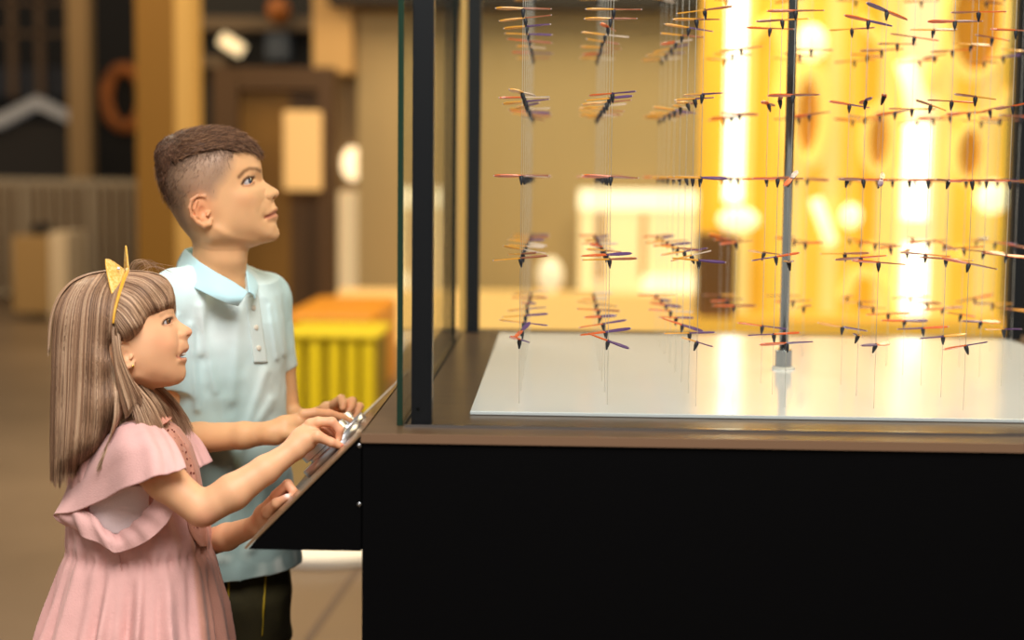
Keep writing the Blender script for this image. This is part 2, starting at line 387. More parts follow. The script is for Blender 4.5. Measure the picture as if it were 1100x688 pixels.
for px, py, r, sz, lab in ((793, 236, 22, 0.6, 'wide soft amber glow under the tall white tube'), (872, 46, 16, 1.2, 'round soft amber glow high beside the steel pole'), (1066, 212, 17, 1.0, 'round soft amber glow at the far right, mid height'),
                         (935, 268, 6.5, 1, 'tiny round amber lamp left of the low white tube'), (1032, 273, 6.5, 1, 'tiny round amber lamp right of the low white tube'), (914, 232, 11, 1.2, 'small soft amber glow at the middle of the amber wall'), (1003, 82, 10, 2.2, 'tall soft amber glow left of the largest amber disc')):
    tag(ball('amber_glow_spot', px, py, 9.56 if r < 10 else 9.5, r, M_blob if r > 10 else M_wheel, 1, sz), lab, 'lamp')  # soft glows made as balls; only the tiny ones are lamps
a_, b_ = at(876, 214, 9.55), at(893, 262, 9.55)  # slanted streaks of light made as glowing tubes
tag(MB().tube([a_, b_], 0.04, 10).build('slanted_light_streak', M_blob, smooth=True), 'short slanted light streak right of the steel pole', 'light tube')
a_, b_ = at(972, 66, 9.55), at(988, 126, 9.55)
tag(MB().tube([a_, b_], 0.06, 10).build('slanted_light_streak', M_blob, smooth=True), 'slanted light streak above the thick white tube', 'light tube')
for pts_, rr, lab in (([(925, 20), (948, 50), (964, 100), (966, 150), (960, 190)], 6, 'added curved pale glow arching down left of the thick white tube'),
                      ([(1012, 100), (1030, 122), (1066, 124), (1088, 96)], 6, 'added pale glow curving beneath the largest amber disc'),
                      ([(812, 40), (828, 20), (842, 60), (834, 110)], 5, 'added pale looped glow left of the steel pole'),
                      ([(905, 320), (922, 292), (950, 306), (962, 345)], 6, 'added low pale glow hoop left of the low white tube')):
    tag(MB().tube(crom([at(x_, y_, 9.54) for x_, y_ in pts_], 30), rr*9.5/FPX, 10).build('added_glow_curve', M_wheel, smooth=True), lab, 'light tube')  # bright loops added to make the amber wall more luminous
M_db = mat('dark_brown_cupboard', (120, 76, 6), 0.7)
tag(pbox(753, 252, 791, 352, 9.0, 0.4, bottom=0, bev=0.02).build('dark_cupboard', M_db), 'dark brown cupboard standing at the left foot of the amber wall', 'cupboard')
pbox(1098, -60, 1300, 420, 8.8, 0.3, bottom=0).build('wall_right_partition', M_dark)['kind'] = 'structure'
tag(pbox(745, 345, 1100, 364, 8.9, 0.5, bottom=0.0).build('amber_sill', emat('amber_sill_glow', (240, 180, 60), 0.7, (190, 130, 30))), 'low amber sill running along the foot of the amber wall', 'sill')

# ------------------------------------------------------------------ display case
DZ = CAMZ-0.362                      # height of the deck
XL, XR, YF, YB = -0.27, 1.132, 2.10, 3.60
cs = empty('display_case', (0.43, 2.85, 0))
keep(MB().box(XL, YF, 0.0, XR, YB, DZ-0.012, bev=0.002).build('case_body', M_black), cs)
keep(MB().box(XL, YF-0.002, DZ-0.012, XR, YB, DZ, bev=0.0015).build('deck', M_deck), cs)
keep(MB().box(XL-0.001, YF-0.0045, DZ-0.0125, XR, YF-0.0015, DZ+0.0005).build('deck_edge', M_trimbrown), cs)
GY = 2.170; GX = -0.2275
for (x, y) in ((-0.1925, 2.185), (-0.1925, 3.51), (1.055, 3.51), (1.055, 2.185)):
    keep(MB().box(x-0.015, y-0.015, DZ, x+0.015, y+0.015, 2.16, bev=0.0015).build('corner_post', M_blackmetal), cs)
keep(MB().box(-0.24, 2.16, 2.16, 1.10, 3.55, 2.19, bev=0.003).build('top_glass', M_glass), cs)
tag(cs, 'large black display case with steel pole, glass sides and brown deck, right of the children', 'display case')
g = MB().box(GX, GY, DZ+0.001, GX+0.008, 3.30, 2.15)
lg = g.build('glass_pane', M_glass); 
e_ = MB().box(GX-0.0003, GY-0.004, DZ+0.001, GX+0.0083, GY, 2.15); keep(lg, cs)
eo = e_.build('pane_edge', M_gedge); eo.parent = lg; eo.matrix_parent_inverse = lg.matrix_world.inverted() if False else Matrix.Translation(cs.location).inverted() @ Matrix.Identity(4)
eo.matrix_parent_inverse = Matrix.Translation((0, 0, 0)); eo['label'] = 'dark green cut edge of the glass'
e2 = MB().box(GX-0.0003, 3.30, DZ+0.001, GX+0.0083, 3.304, 2.15).build('pane_edge', M_gedge); e2.parent = lg
pf = MB().box(GX+0.010, GY-0.006, DZ+0.001, 1.10, GY+0.002, 2.15).build('glass_pane', M_glass); keep(pf, cs)
pb = MB().box(-0.226, 3.528, DZ+0.001, 1.03, 3.536, 2.15).build('glass_pane', M_glass); keep(pb, cs)
e3 = MB().box(-0.2262, 3.526, DZ+0.001, -0.210, 3.530, 2.15).build('pane_edge', mat('lit_glass_edge', (240, 190, 104), 0.3)); e3.parent = pb  # amber light caught in the pane edge, put into its colour
keep(MB().box(GX+0.009, 2.172, DZ, GX+0.0125, 3.45, DZ+0.0012).build('glazing_groove', M_black), cs)
keep(MB().box(GX+0.012, GY-0.012, DZ, 1.10, GY-0.007, DZ+0.004).build('glazing_bead', M_chrome), cs)
for zz in (DZ+0.025,):
    keep(MB().lathe([(0.0028, 0), (0.0028, 0.0015)], (-0.197, 2.1695, zz), (0, -1, 0), 12).build('screw', M_black, smooth=False), cs)
bd = MB().box(-0.128, 2.279, DZ+0.0005, 1.03, 3.452, DZ+0.006, bev=0.001).build('white_board', M_board)
tag(bd, 'glossy white square board lying on the brown deck inside the case', 'board')
BZ = DZ+0.006
# pole
pl = empty('steel_pole', (0.4304, 2.8513, BZ))
keep(MB().lathe([(0.0085, 0.03), (0.0085, 2.155-BZ)], (0.4304, 2.8513, BZ), n=24).build('pole_shaft', M_pole, smooth=True), pl)
keep(MB().lathe([(0.0155, 0.004), (0.0155, 0.036), (0.0145, 0.0375)], (0.4304, 2.8513, BZ), n=28).build('collar', M_chrome, smooth=False), pl)
keep(MB().lathe([(0.022, 0.0), (0.022, 0.004), (0.020, 0.005)], (0.4304, 2.8513, BZ), n=32).build('base_flange', M_white), pl)
tag(pl, 'upright polished steel pole with round collar on the white board', 'pole')

# console wedge on the left side
WX, WZ, WY0, WY1 = -0.4315, CAMZ-0.531, 2.10, 2.775
co = empty('control_console', (-0.33, 2.4, WZ))
mb = MB().prism([(WX, WY0, WZ), (XL-.0012, WY0, WZ), (XL-.0012, WY0, DZ-0.0075), ], (0, WY1-WY0, 0))
keep(mb.build('console_body', M_black), co)
M_slope = mat('brown_console_top', (120, 92, 66), 0.25)
q = 0.004/math.sqrt(2)
mb = MB().prism([(WX-0.003, WY0-0.001, WZ+0.0), (XL-.0012, WY0-0.001, DZ-0.003), (XL-.0012, WY0-0.001, DZ+0.001), (WX-0.006, WY0-0.001, WZ+0.002)], (0, WY1-WY0+0.002, 0))
keep(mb.build('sloped_top', M_slope), co)
mb = MB().prism([(WX-0.007, WY1+0.001, WZ-0.002), (XL-.0012, WY1+0.001, DZ-0.004), (XL-.0012, WY1+0.001, DZ+0.002), (WX-0.010, WY1+0.001, WZ+0.004)], (0, 0.02, 0))
keep(mb.build('end_trim', M_white), co)
for (px, py) in ((389.5-2, 479), (389.5-2, 542)):
    p = at(px, py, WY0)
    keep(MB().lathe([(0.0035, 0), (0.003, 0.002), (0.0012, 0.0028)], (p[0]-.002, WY0, p[2]), (0, -1, 0), 14).build('screw', M_chrome, smooth=True), co)
tag(co, 'black wedge shaped control console with sloped brown top on the case side', 'console')
ND = np.array([-1, 0, 1])/math.sqrt(2)      # slope normal
SD = np.array([XL-WX, 0, DZ-WZ])
def slope(u, Y, h=0.0): return np.array([WX, Y, WZ])+SD*u+ND*(h+0.003)
def knob(u, Y, label, r=0.058):
    o_ = slope(u, Y); e = empty('rotary_dial', o_)
    keep(MB().lathe([(r, 0), (r+.001, 0.0015), (r+.001, 0.0105), (r-.0005, 0.0125), (r-.010, 0.013)], o_, ND, 72).build('base_ring', M_dial, ang=40), e)
    keep(MB().lathe([(r*.66, 0.0125), (r*.66, 0.0175), (r-.0145, 0.0178), (r-.013, 0.0188), (r-.013, 0.0285), (r-.0145, 0.030), (r-.02, 0.0303), (0.002, 0.0303)], o_, ND, 72).build('turning_wheel', M_dial, ang=40), e)
    keep(MB().lathe([(r*.5, 0.0303), (r*.5, 0.0315), (r*.46, 0.0322), (.002, 0.0322)], o_, ND, 48).build('centre_cap', M_white, ang=40), e)
    tag(e, label, 'dial')
knob(0.53, 2.375, 'steel round dial under the girl\'s near hand')
knob(0.50, 2.565, 'smaller steel dial beneath the boy\'s pointing finger', 0.042)

# ------------------------------------------------------------------ lattice of spinning blades on wires
GS, GV, GX0, GY0 = 0.13893, 0.12806, -0.05586, 2.365
M_wire = mat('steel_wire', (205, 202, 198), 0.35, spec=0.8)
M_orange = mat('orange_blade', (240, 100, 24), 0.35, coat=0.3); M_amber = mat('amber_blade', (250, 170, 50), 0.35, coat=0.3)
M_purple = mat('purple_blade', (94, 54, 122), 0.4, coat=0.3); M_cone = mat('black_rubber_cone', (34, 34, 44), 0.5)
M_tip = mat('pale_tip_bead', (214, 190, 190), 0.3)
def halfblade(sgn):
    L, W, T = 0.042, 0.0042, 0.0009
    mb_ = MB(); xs = [0.0, 0.006, 0.02, 0.034, 0.040, L]; ws = [W*.55, W*.8, W, W*.85, W*.5, W*.2]
    vs = []
    for x_, w_ in zip(xs, ws):
        tw = 0.25*x_/L
        for (a1, b1) in ((-w_, -T), (w_, -T), (w_, T), (-w_, T)):
            vs.append((sgn*x_, a1*math.cos(tw)-b1*math.sin(tw)*sgn, a1*math.sin(tw)*sgn+b1*math.cos(tw)))
    fs = [(i*4+k_, i*4+(k_+1) % 4, (i+1)*4+(k_+1) % 4, (i+1)*4+k_) for i in range(len(xs)-1) for k_ in range(4)]
    fs += [(3, 2, 1, 0), tuple((len(xs)-1)*4+k_ for k_ in range(4))]
    return mb_.add(vs, fs)
PR = {}
def protopart(key, mb_, name, mt, smooth=False):
    o_ = mb_.build(name, mt, smooth=smooth); PR[key] = o_; return o_
root = empty('pivoting_blade', (0, 0, 0))
p1_ = protopart('o', halfblade(-1), 'warm_half', M_orange); p1_.parent = root
p2_ = protopart('p', halfblade(1), 'purple_half', M_purple); p2_.parent = root
p3_ = protopart('c', MB().lathe([(0.0006, -0.0150), (0.0012, -0.0145), (0.0034, -0.006), (0.0036, -0.002), (0.0022, 0.0), (0.0012, 0.0018)], n=14), 'cone_weight', M_cone, True); p3_.parent = root
tb = MB().lathe([(0.0002, -0.0012), (0.0009, -0.0008), (0.0012, 0), (0.0009, 0.0008), (0.0002, 0.0012)], n=10)
for sg in (-1, 1):
    t_ = MB().add([(v[0]+sg*0.0425, v[1], v[2]) for v in tb.v], tb.f).build('tip_bead', M_tip, smooth=True); t_.parent = root
M_plum = mat('plum_brown_blade', (170, 96, 66), 0.35, coat=0.3); M_pale = mat('pale_blade', (232, 206, 190), 0.3, coat=0.4)
plum_me = p2_.data.copy(); plum_me.materials.clear(); plum_me.materials.append(M_plum); pale_me = p2_.data.copy(); pale_me.materials.clear(); pale_me.materials.append(M_pale)
amber_me = p1_.data.copy(); amber_me.materials.clear(); amber_me.materials.append(M_amber)
rng = random.Random(11)
ORD = ['nearest', 'second', 'third', 'fourth', 'fifth', 'sixth', 'seventh', 'farthest']
COLN = ['leftmost', 'second', 'third', 'fourth', 'fifth', 'sixth', 'seventh', 'rightmost']
ROWN = [n_+' row' if n_ in ('leftmost', 'rightmost') else n_+' row from left' for n_ in COLN]
LV = {-2: 'lowest', -1: 'second lowest', 0: 'third lowest', 1: 'fourth lowest', 2: 'fifth lowest', 3: 'topmost'}
SPECIAL = {(0, 0, -2): (70, 12), (0, 1, -2): (72, -14), (0, 2, -2): (-8, 5), (0, 3, -2): (10, -4), (1, 0, -2): (-40, 12), (1, 1, -2): (4, -8), (2, 0, -2): (-60, 4), (2, 1, -2): (4, -2), (2, 2, -2): (-35, 12),
           (2, 0, -1): (-20, 3), (2, 1, -1): (35, -10), (2, 2, -1): (15, -8), (3, 0, -2): (8, -3), (3, 1, -2): (-10, 5), (3, 2, -2): (-5, 6), (4, 0, 2): (30, -14), (4, 0, 0): (75, 14), (3, 0, 0): (68, -16), (4, 0, -1): (8, 4), (5, 0, -2): (25, -6),
           (5, 0, -1): (-20, 10), (6, 0, -1): (30, -12), (4, 0, 1): (78, 0), (5, 0, 2): (5, 2), (5, 2, 1): (40, -10), (0, 0, 2): (2, 0), (1, 0, 2): (0, 0)}
dups = []; first = True
for c_ in range(8):
    for k_ in range(8):
        if c_ in (3, 4) and k_ in (3, 4): continue
        X, Y = GX0+c_*GS, GY0+k_*GS
        a_ = proj((X, Y, 1.1)); vis = a_[0] < 1106
        if not vis: continue
        wv = MB().tube([(X, Y, BZ), (X, Y, 2.16)], 0.00042, 6).build('hanging_wire', M_wire, smooth=True)
        tag(wv, 'thin upright wire, %s in depth, in the %s' % (ORD[k_], ROWN[c_]), 'wire', 'wires of the blade lattice')
        for lv in range(-2, 4):
            z = CAMZ+0.0014+lv*GV
            q = proj((X, Y, z))
            if not (-3 < q[1]+9 and q[0] < 1128): continue
            if first: o_ = root; first = False; kids = None
            else:
                o_ = root.copy(); COL.objects.link(o_)
                for ch in list(root.children):
                    h = ch.copy(); COL.objects.link(h); h.parent = o_
            o_.location = (X, Y, z)
            yaw, tilt = SPECIAL.get((c_, k_, lv), (None, None))
            if yaw is None:
                yaw = 28*math.sin(1.3*c_+0.9*k_+1.7*lv)+rng.gauss(0, 25) + (40 if rng.random() < 0.13 else 0); tilt = 5*math.sin(c_*.8+lv*2+k_)+rng.gauss(0, 3.0)
                if lv == 0: tilt *= 0.3; yaw *= 0.8
            flip = (c_ >= 3 and rng.random() < 0.4)
            o_.rotation_euler = (math.radians(rng.uniform(-22, 22)), math.radians(tilt), math.radians(yaw+(180 if flip else 0)))
            if c_ <= 2 and lv >= -1 and rng.random() < 0.75 or rng.random() < 0.3:
                for ch in o_.children:
                    if ch.name.startswith('warm_half') and o_ is not root: ch.data = amber_me
            if o_ is not root and not (lv == -2 and k_ <= 3) and rng.random() < 0.78:
                for ch in o_.children:
                    if ch.name.startswith('purple_half'): ch.data = pale_me if (c_ < 3 and rng.random() < 0.45) else plum_me
            dups.append(o_)
            tag(o_, 'slim blade, %s level, on %s wire in depth of %s' % (LV[lv], ORD[k_], ROWN[c_]), 'blade', 'two-tone blades on the hanging wires')

# ------------------------------------------------------------------ implicit surfaces: one continuous skin per figure
class Frame:
    """upright frame at a head: u,v follow the photo's pixels there, w (same unit) runs away from the camera"""
    def __init__(s, px, py, Y):
        s.o = at(px, py, Y); d = s.o-CAM; dep = d @ _f; c = d/np.linalg.norm(d)
        a = R2-c*(R2 @ c); a /= np.linalg.norm(a); b = np.cross(c, a)
        if b @ U2 > 0: b = -b
        s.a, s.b, s.c = a, b, c; s.px, s.py = px, py
        cs_ = d @ _f/np.linalg.norm(d)
        s.su = dep*cs_/FPX; s.sv = dep/FPX; s.s = dep/FPX
    def P(s, u, v, w=0.0): return s.o+s.a*((u-s.px)*s.su)+s.b*((v-s.py)*s.sv)+s.c*(w*s.s)
    def loc(s, P):
        q = P-s.o
        return s.px+(q @ s.a)/s.su, s.py+(q @ s.b)/s.sv, (q @ s.c)/s.s
    def Pn(s, u, v, w):
        return s.o[None]+np.outer((u-s.px)*s.su, s.a)+np.outer((v-s.py)*s.sv, s.b)+np.outer(w*s.s, s.c)

class Grid2:
    def __init__(s, x0, y0, x1, y1, fn, step=1.0):
        s.x0, s.y0, s.st = x0, y0, step
        xs = np.arange(x0, x1+step, step); ys = np.arange(y0, y1+step, step)
        X, Y = np.meshgrid(xs, ys, indexing='ij'); s.Z = fn(X.ravel(), Y.ravel()).reshape(X.shape); s.n = X.shape
    def __call__(s, u, v):
        x = np.clip((u-s.x0)/s.st, 0, s.n[0]-1.001); y = np.clip((v-s.y0)/s.st, 0, s.n[1]-1.001)
        i = x.astype(int); j = y.astype(int); fx = x-i; fy = y-j; Z = s.Z
        return Z[i, j]*(1-fx)*(1-fy)+Z[i+1, j]*fx*(1-fy)+Z[i, j+1]*(1-fx)*fy+Z[i+1, j+1]*fx*fy

def densify(poly, step=2.5, closed=True):
    out = []; n = len(poly)
    for i in range(n if closed else n-1):
        a = np.array(poly[i], float); b = np.array(poly[(i+1) % n], float); k = max(1, int(round(np.linalg.norm(b-a)/step)))
        for j in range(k): out.append(tuple(a+(b-a)*j/k))
    return out
def rbf(pts, vals, reg=1e-6):
    P = np.array(pts, float); V = np.array(vals, float); sc = 50.0
    A = P/sc; n = len(A)
    r = np.linalg.norm(A[:, None]-A[None], axis=2); K = np.where(r > 0, r*r*np.log(r+1e-12), 0)+reg*np.eye(n)
    Pm = np.hstack([np.ones((n, 1)), A]); M = np.block([[K, Pm], [Pm.T, np.zeros((3, 3))]])
    c = np.linalg.solve(M, np.concatenate([V, np.zeros(3)]))
    def f(x, y):
        Q = np.stack([x, y], 1)/sc; out = np.empty(len(Q))
        for i in range(0, len(Q), 20000):
            q = Q[i:i+20000]; r = np.linalg.norm(q[:, None]-A[None], axis=2)
            out[i:i+20000] = np.where(r > 0, r*r*np.log(r+1e-12), 0) @ c[:n]+c[n]+q @ c[n+1:]
        return out
    return f
def inside(poly, x, y):
    c = np.zeros(len(x), bool); n = len(poly)
    for i in range(n):
        x1, y1 = poly[i]; x2, y2 = poly[(i+1) % n]
        if y1 == y2: continue
        t = ((y1 > y) != (y2 > y)) & (x < (x2-x1)*(y-y1)/(y2-y1)+x1); c ^= t
    return c
def segd(x, y, a, b):
    ax, ay = a; dx, dy = b[0]-ax, b[1]-ay; t = np.clip(((x-ax)*dx+(y-ay)*dy)/(dx*dx+dy*dy+1e-9), 0, 1)
    return np.hypot(x-ax-t*dx, y-ay-t*dy)
def polysd(poly, x, y):
    d = np.full(len(x), 1e9)
    for i in range(len(poly)): d = np.minimum(d, segd(x, y, poly[i], poly[(i+1) % len(poly)]))
    return np.where(inside(poly, x, y), -d, d)

class Silh:
    """a body symmetric about its middle plane, given by its outline and half-widths (all in frame pixels)"""
    def __init__(s, fr, contour, inner, relief=None, extra=()):
        s.fr = fr; c = densify(contour, 3.0)
        pts = list(c)+[(p[0], p[1]) for p in inner]; vals = [0.0]*len(c)+[p[2]**2 for p in inner]
        f = rbf(pts, vals)
        xs = [p[0] for p in contour]; ys = [p[1] for p in contour]; s.bb = (min(xs), min(ys), max(xs), max(ys))
        def fn(x, y):
            q = f(x, y); sd = polysd(contour, x, y)
            q = np.where(sd < 0, np.maximum(q, np.minimum(-sd, 3)*4.0), -np.maximum(sd, 0)*25.0)
            if relief is not None:
                h = np.sqrt(np.maximum(q, 0)); dl = relief(x, y); q = np.where(q > 0, np.maximum(h+dl*np.clip(-sd/3, 0, 1), 0.3)**2, q)
            return q
        s.Q = Grid2(s.bb[0]-14, s.bb[1]-14, s.bb[2]+14, s.bb[3]+14, fn, 0.6)
        gx, gy = np.gradient(s.Q.Z, s.Q.st); g = Grid2.__new__(Grid2); g.x0, g.y0, g.st, g.n = s.Q.x0, s.Q.y0, s.Q.st, s.Q.n; g.Z = np.hypot(gx, gy); s.G = g
        s.hm = math.sqrt(max(1, s.Q.Z.max()))+10
    def h(s, u, v): return np.sqrt(np.maximum(s.Q(np.asarray(u, float), np.asarray(v, float)), 0))
    def sd(s, P, off=0.0):
        u, v, w = s.fr.loc(P); q = s.Q(u, v); g = s.G(u, v)
        return (w*w-q)/(np.sqrt(4*w*w+g*g)+3.0)*s.fr.s-off
    def bbox(s):
        c = [s.fr.P(u, v, w_) for u in (s.bb[0]-4, s.bb[2]+4) for v in (s.bb[1]-4, s.bb[3]+4) for w_ in (-s.hm, s.hm)]
        return np.min(c, 0), np.max(c, 0)

def caps(a, b, ra, rb, k=0.006, op='add'):
    a = np.asarray(a, float); b = np.asarray(b, float); ab = b-a; L = ab @ ab+1e-12; rm = max(ra, rb)
    def f(P):
        t = np.clip(((P-a) @ ab)/L, 0, 1); return np.linalg.norm(P-a-t[:, None]*ab, axis=1)-(ra+(rb-ra)*t)
    return (np.minimum(a, b)-rm, np.maximum(a, b)+rm, f, op, k, False)
def chain(pts, rad, k=0.006, op='add'):
    return [caps(pts[i], pts[i+1], rad[i], rad[i+1], k, op) for i in range(len(pts)-1)]
def ell(c, ax, r, k=0.006, op='add'):
    """ellipsoid: ax = three unit vectors, r = radii"""
    c = np.asarray(c, float); A = np.asarray(ax, float); r = np.asarray(r, float); rm = r.max()
    def f(P):
        q = (P-c) @ A.T; k0 = np.linalg.norm(q/r, axis=1); k1 = np.linalg.norm(q/(r*r), axis=1)
        return k0*(k0-1)/(k1+1e-9)
    return (c-rm, c+rm, f, op, k, False)
def cuff(a, b, ra, rb, k=0.012):
    lo, hi, f, op, k_, x = caps(a, b, ra, rb, k); n_ = (np.asarray(b)-np.asarray(a))/np.linalg.norm(np.asarray(b)-np.asarray(a)); bb = np.asarray(b, float)
    return (lo, hi, lambda P: np.maximum(f(P), (P-bb) @ n_), op, k, False)
def loft(rows, yaw=0.0, k=0.01, op='add', n=2.2, fold=None):
    """rows (z, cx, cy, a, b): stacked rounded sections, a along the yawed x axis"""
    R_ = np.array(sorted(rows)); zs = R_[:, 0]; c_, s_ = math.cos(yaw), math.sin(yaw); rm = R_[:, 3:5].max()+0.02
    def ip(z, col):
        return np.interp(z, zs, R_[:, col])
    def f(P):
        z = np.clip(P[:, 2], zs[0], zs[-1]); x = P[:, 0]-ip(z, 1); y = P[:, 1]-ip(z, 2); a = ip(z, 3); b = ip(z, 4)
        xr = x*c_+y*s_; yr = -x*s_+y*c_
        g = (np.abs(xr/a)**n+np.abs(yr/b)**n)**(1/n)
        d = (g-1)*np.minimum(a, b)*0.9
        if fold is not None: d = d+fold(P, np.arctan2(yr/b, xr/a))
        dz = np.maximum(zs[0]-P[:, 2], P[:, 2]-zs[-1])
        return np.maximum(d, dz)
    lo = np.array([R_[:, 1].min()-rm, R_[:, 2].min()-rm, zs[0]]); hi = np.array([R_[:, 1].max()+rm, R_[:, 2].max()+rm, zs[-1]])
    return (lo, hi, f, op, k, False)
def silp(S, k=0.008, off=0.0):
    lo, hi = S.bbox(); return (lo, hi, lambda P: S.sd(P, off), 'add', k, True)

def field(prims, P, post=None):
    d = np.full(len(P), 1.0)
    for lo, hi, f, op, k, _x in prims:
        e = f(P)
        if op == 'add':
            h = np.maximum(k-np.abs(d-e), 0)/k; d = np.minimum(d, e)-h*h*k*0.25
        elif op == 'max': d = np.maximum(d, e)
        else:
            h = np.maximum(k-np.abs(d+e), 0)/k; d = np.maximum(d, -e)+h*h*k*0.25
    if post is not None: d = post(P, d)
    return d

def sdf_mesh(prims, vox, post=None):
    pad = 3*vox; B = 20
    adds = [p for p in prims if p[3] == 'add']
    lo = np.min([p[0] for p in adds], 0)-pad; hi = np.max([p[1] for p in adds], 0)+pad
    nb = np.ceil((hi-lo)/(vox*B)).astype(int); S = B+2
    ii = np.arange(-1, B+1)*vox; L = np.stack(np.meshgrid(ii, ii, ii, indexing='ij'), -1).reshape(-1, 3)
    allk, allv, allf = [], [], []
    big = 1 << 20
    E8 = [(0, 0, 0), (1, 0, 0), (0, 1, 0), (1, 1, 0), (0, 0, 1), (1, 0, 1), (0, 1, 1), (1, 1, 1)]
    EDG = [(0, 1), (2, 3), (4, 5), (6, 7), (0, 2), (1, 3), (4, 6), (5, 7), (0, 4), (1, 5), (2, 6), (3, 7)]
    def key(ix): return (ix[..., 0]+8)*(1 << 42)+(ix[..., 1]+8)*(1 << 21)+(ix[..., 2]+8)
    for bx in range(nb[0]):
        for by in range(nb[1]):
            for bz in range(nb[2]):
                b0 = lo+np.array([bx, by, bz])*vox*B; l_, h_ = b0-vox, b0+vox*(B+1)
                act = []
                for p in prims:
                    m_ = p[4]+vox
                    if np.all(p[0]-m_ <= h_) and np.all(p[1]+m_ >= l_): act.append(p)
                if not any(p[3] == 'add' for p in act): continue
                if not any(p[5] for p in act):
                    c = (b0+vox*B/2)[None]; dc = field(act, c)[0]
                    if abs(dc) > vox*B*1.15+0.012: continue
                D = field(act, b0+L, post).reshape(S, S, S)
                if D.min() > 0 or D.max() < 0: continue
                ins = D < 0
                C = [ins[a:S-1+a, b:S-1+b, c:S-1+c] for a, b, c in E8]
                V = [D[a:S-1+a, b:S-1+b, c:S-1+c] for a, b, c in E8]
                cnt = sum(x.astype(np.int8) for x in C); cells = np.argwhere((cnt > 0) & (cnt < 8))
                if len(cells) == 0: continue
                t = tuple(cells.T); acc = np.zeros((len(cells), 3)); n = np.zeros(len(cells))
                vv = [v[t] for v in V]
                for a, b in EDG:
                    cr = (vv[a] < 0) != (vv[b] < 0); tt = np.where(cr, vv[a]/(vv[a]-vv[b]+1e-15), 0)
                    pa, pb = np.array(E8[a], float), np.array(E8[b], float)
                    acc += np.where(cr[:, None], pa+(pb-pa)*tt[:, None], 0); n += cr
                pos = b0+(cells-1+acc/n[:, None])*vox
                gi = cells-1+np.array([bx, by, bz])*B
                allk.append(key(gi)); allv.append(pos)
                off = np.array([bx, by, bz])*B-1
                for ax in range(3):
                    o1, o2 = [q for q in range(3) if q != ax]
                    d = np.zeros(3, int); d[ax] = 1
                    sl = [slice(1, B+1)]*3; A0 = ins[tuple(sl)]
                    sl2 = list(sl); sl2[ax] = slice(2, B+2); A1 = ins[tuple(sl2)]
                    e = np.argwhere(A0 != A1)
                    if len(e) == 0: continue
                    flip = A0[tuple(e.T)]
                    p = e+1+off
                    def nbk(s1, s2):
                        q = p.copy(); q[:, o1] -= s1; q[:, o2] -= s2; return key(q)
                    f4 = np.stack([nbk(0, 0), nbk(1, 0), nbk(1, 1), nbk(0, 1)], 1)
                    if ax == 1: flip = ~flip
                    f4[~flip] = f4[~flip][:, ::-1]
                    allf.append(f4)
    K = np.concatenate(allk); Vv = np.concatenate(allv); F = np.concatenate(allf)
    uk, first_ = np.unique(K, return_index=True); vv = Vv[first_]
    F = np.searchsorted(uk, F)
    return vv, F

def mesh_np(name, V, F, mats, parent=None, colors=None, smooth=True, relax=0):
    if relax:
        e = np.concatenate([F[:, [0, 1]], F[:, [1, 2]], F[:, [2, 3]], F[:, [3, 0]]])
        for _ in range(relax):
            s_ = np.zeros_like(V); c_ = np.zeros(len(V)); 
            for k in range(3): s_[:, k] = np.bincount(e[:, 0], V[e[:, 1], k], len(V))+np.bincount(e[:, 1], V[e[:, 0], k], len(V))
            c_ = np.bincount(e[:, 0], minlength=len(V))+np.bincount(e[:, 1], minlength=len(V)); V = 0.5*V+0.5*s_/c_[:, None]
    me = bpy.data.meshes.new(name); me.vertices.add(len(V)); me.vertices.foreach_set('co', V.astype(np.float32).ravel())
    nf, k = F.shape; me.loops.add(nf*k); me.loops.foreach_set('vertex_index', F.astype(np.int32).ravel())
    me.polygons.add(nf); me.polygons.foreach_set('loop_start', np.arange(0, nf*k, k, dtype=np.int32))
    me.update(calc_edges=True); me.validate()
    if colors is not None:
        ca = me.color_attributes.new('Col', 'FLOAT_COLOR', 'POINT'); c = np.ones((len(V), 4), np.float32)
        x = np.clip(colors/255, 0, 1); c[:, :3] = np.where(x <= 0.04045, x/12.92, ((x+0.055)/1.055)**2.4); ca.data.foreach_set('color', c.ravel())
    o = link(name, me, mats, None, smooth)
    if parent is not None: keep(o, parent)
    return o

def march(prims, px, py, y0, y1, step=0.004):
    """depth at which the view line through px, py first meets the surface"""
    Y = np.arange(y0, y1, step); P = np.array([at(px, py, y) for y in Y]); d = field(prims, P)
    i = np.argmax(d < 0)
    return Y[i] if d[i] < 0 else None

def sheet(name, curves, mt, parent, n=40, m=14, thick=0.0018, fold=None, world=False, colf=None):
    C = [crom([q if world else at(*q) for q in c], n) for c in curves]
    G = np.stack([crom([C[k][i] for k in range(len(C))], m) for i in range(n)])   # n x m x 3
    if fold is not None:
        du = np.gradient(G, axis=0); dv = np.gradient(G, axis=1); N = np.cross(du, dv); N /= np.linalg.norm(N, axis=2)[..., None]+1e-9
        I, J = np.meshgrid(np.linspace(0, 1, n), np.linspace(0, 1, m), indexing='ij'); G = G+N*fold(I, J)[..., None]
    V = G.reshape(-1, 3); idx = np.arange(n*m).reshape(n, m)
    F = np.stack([idx[:-1, :-1], idx[1:, :-1], idx[1:, 1:], idx[:-1, 1:]], -1).reshape(-1, 4)
    o = mesh_np(name, V, F, mt, parent, colors=colf(V) if colf else None)
    s_ = o.modifiers.new('thickness', 'SOLIDIFY'); s_.thickness = thick; s_.offset = 0
    return o

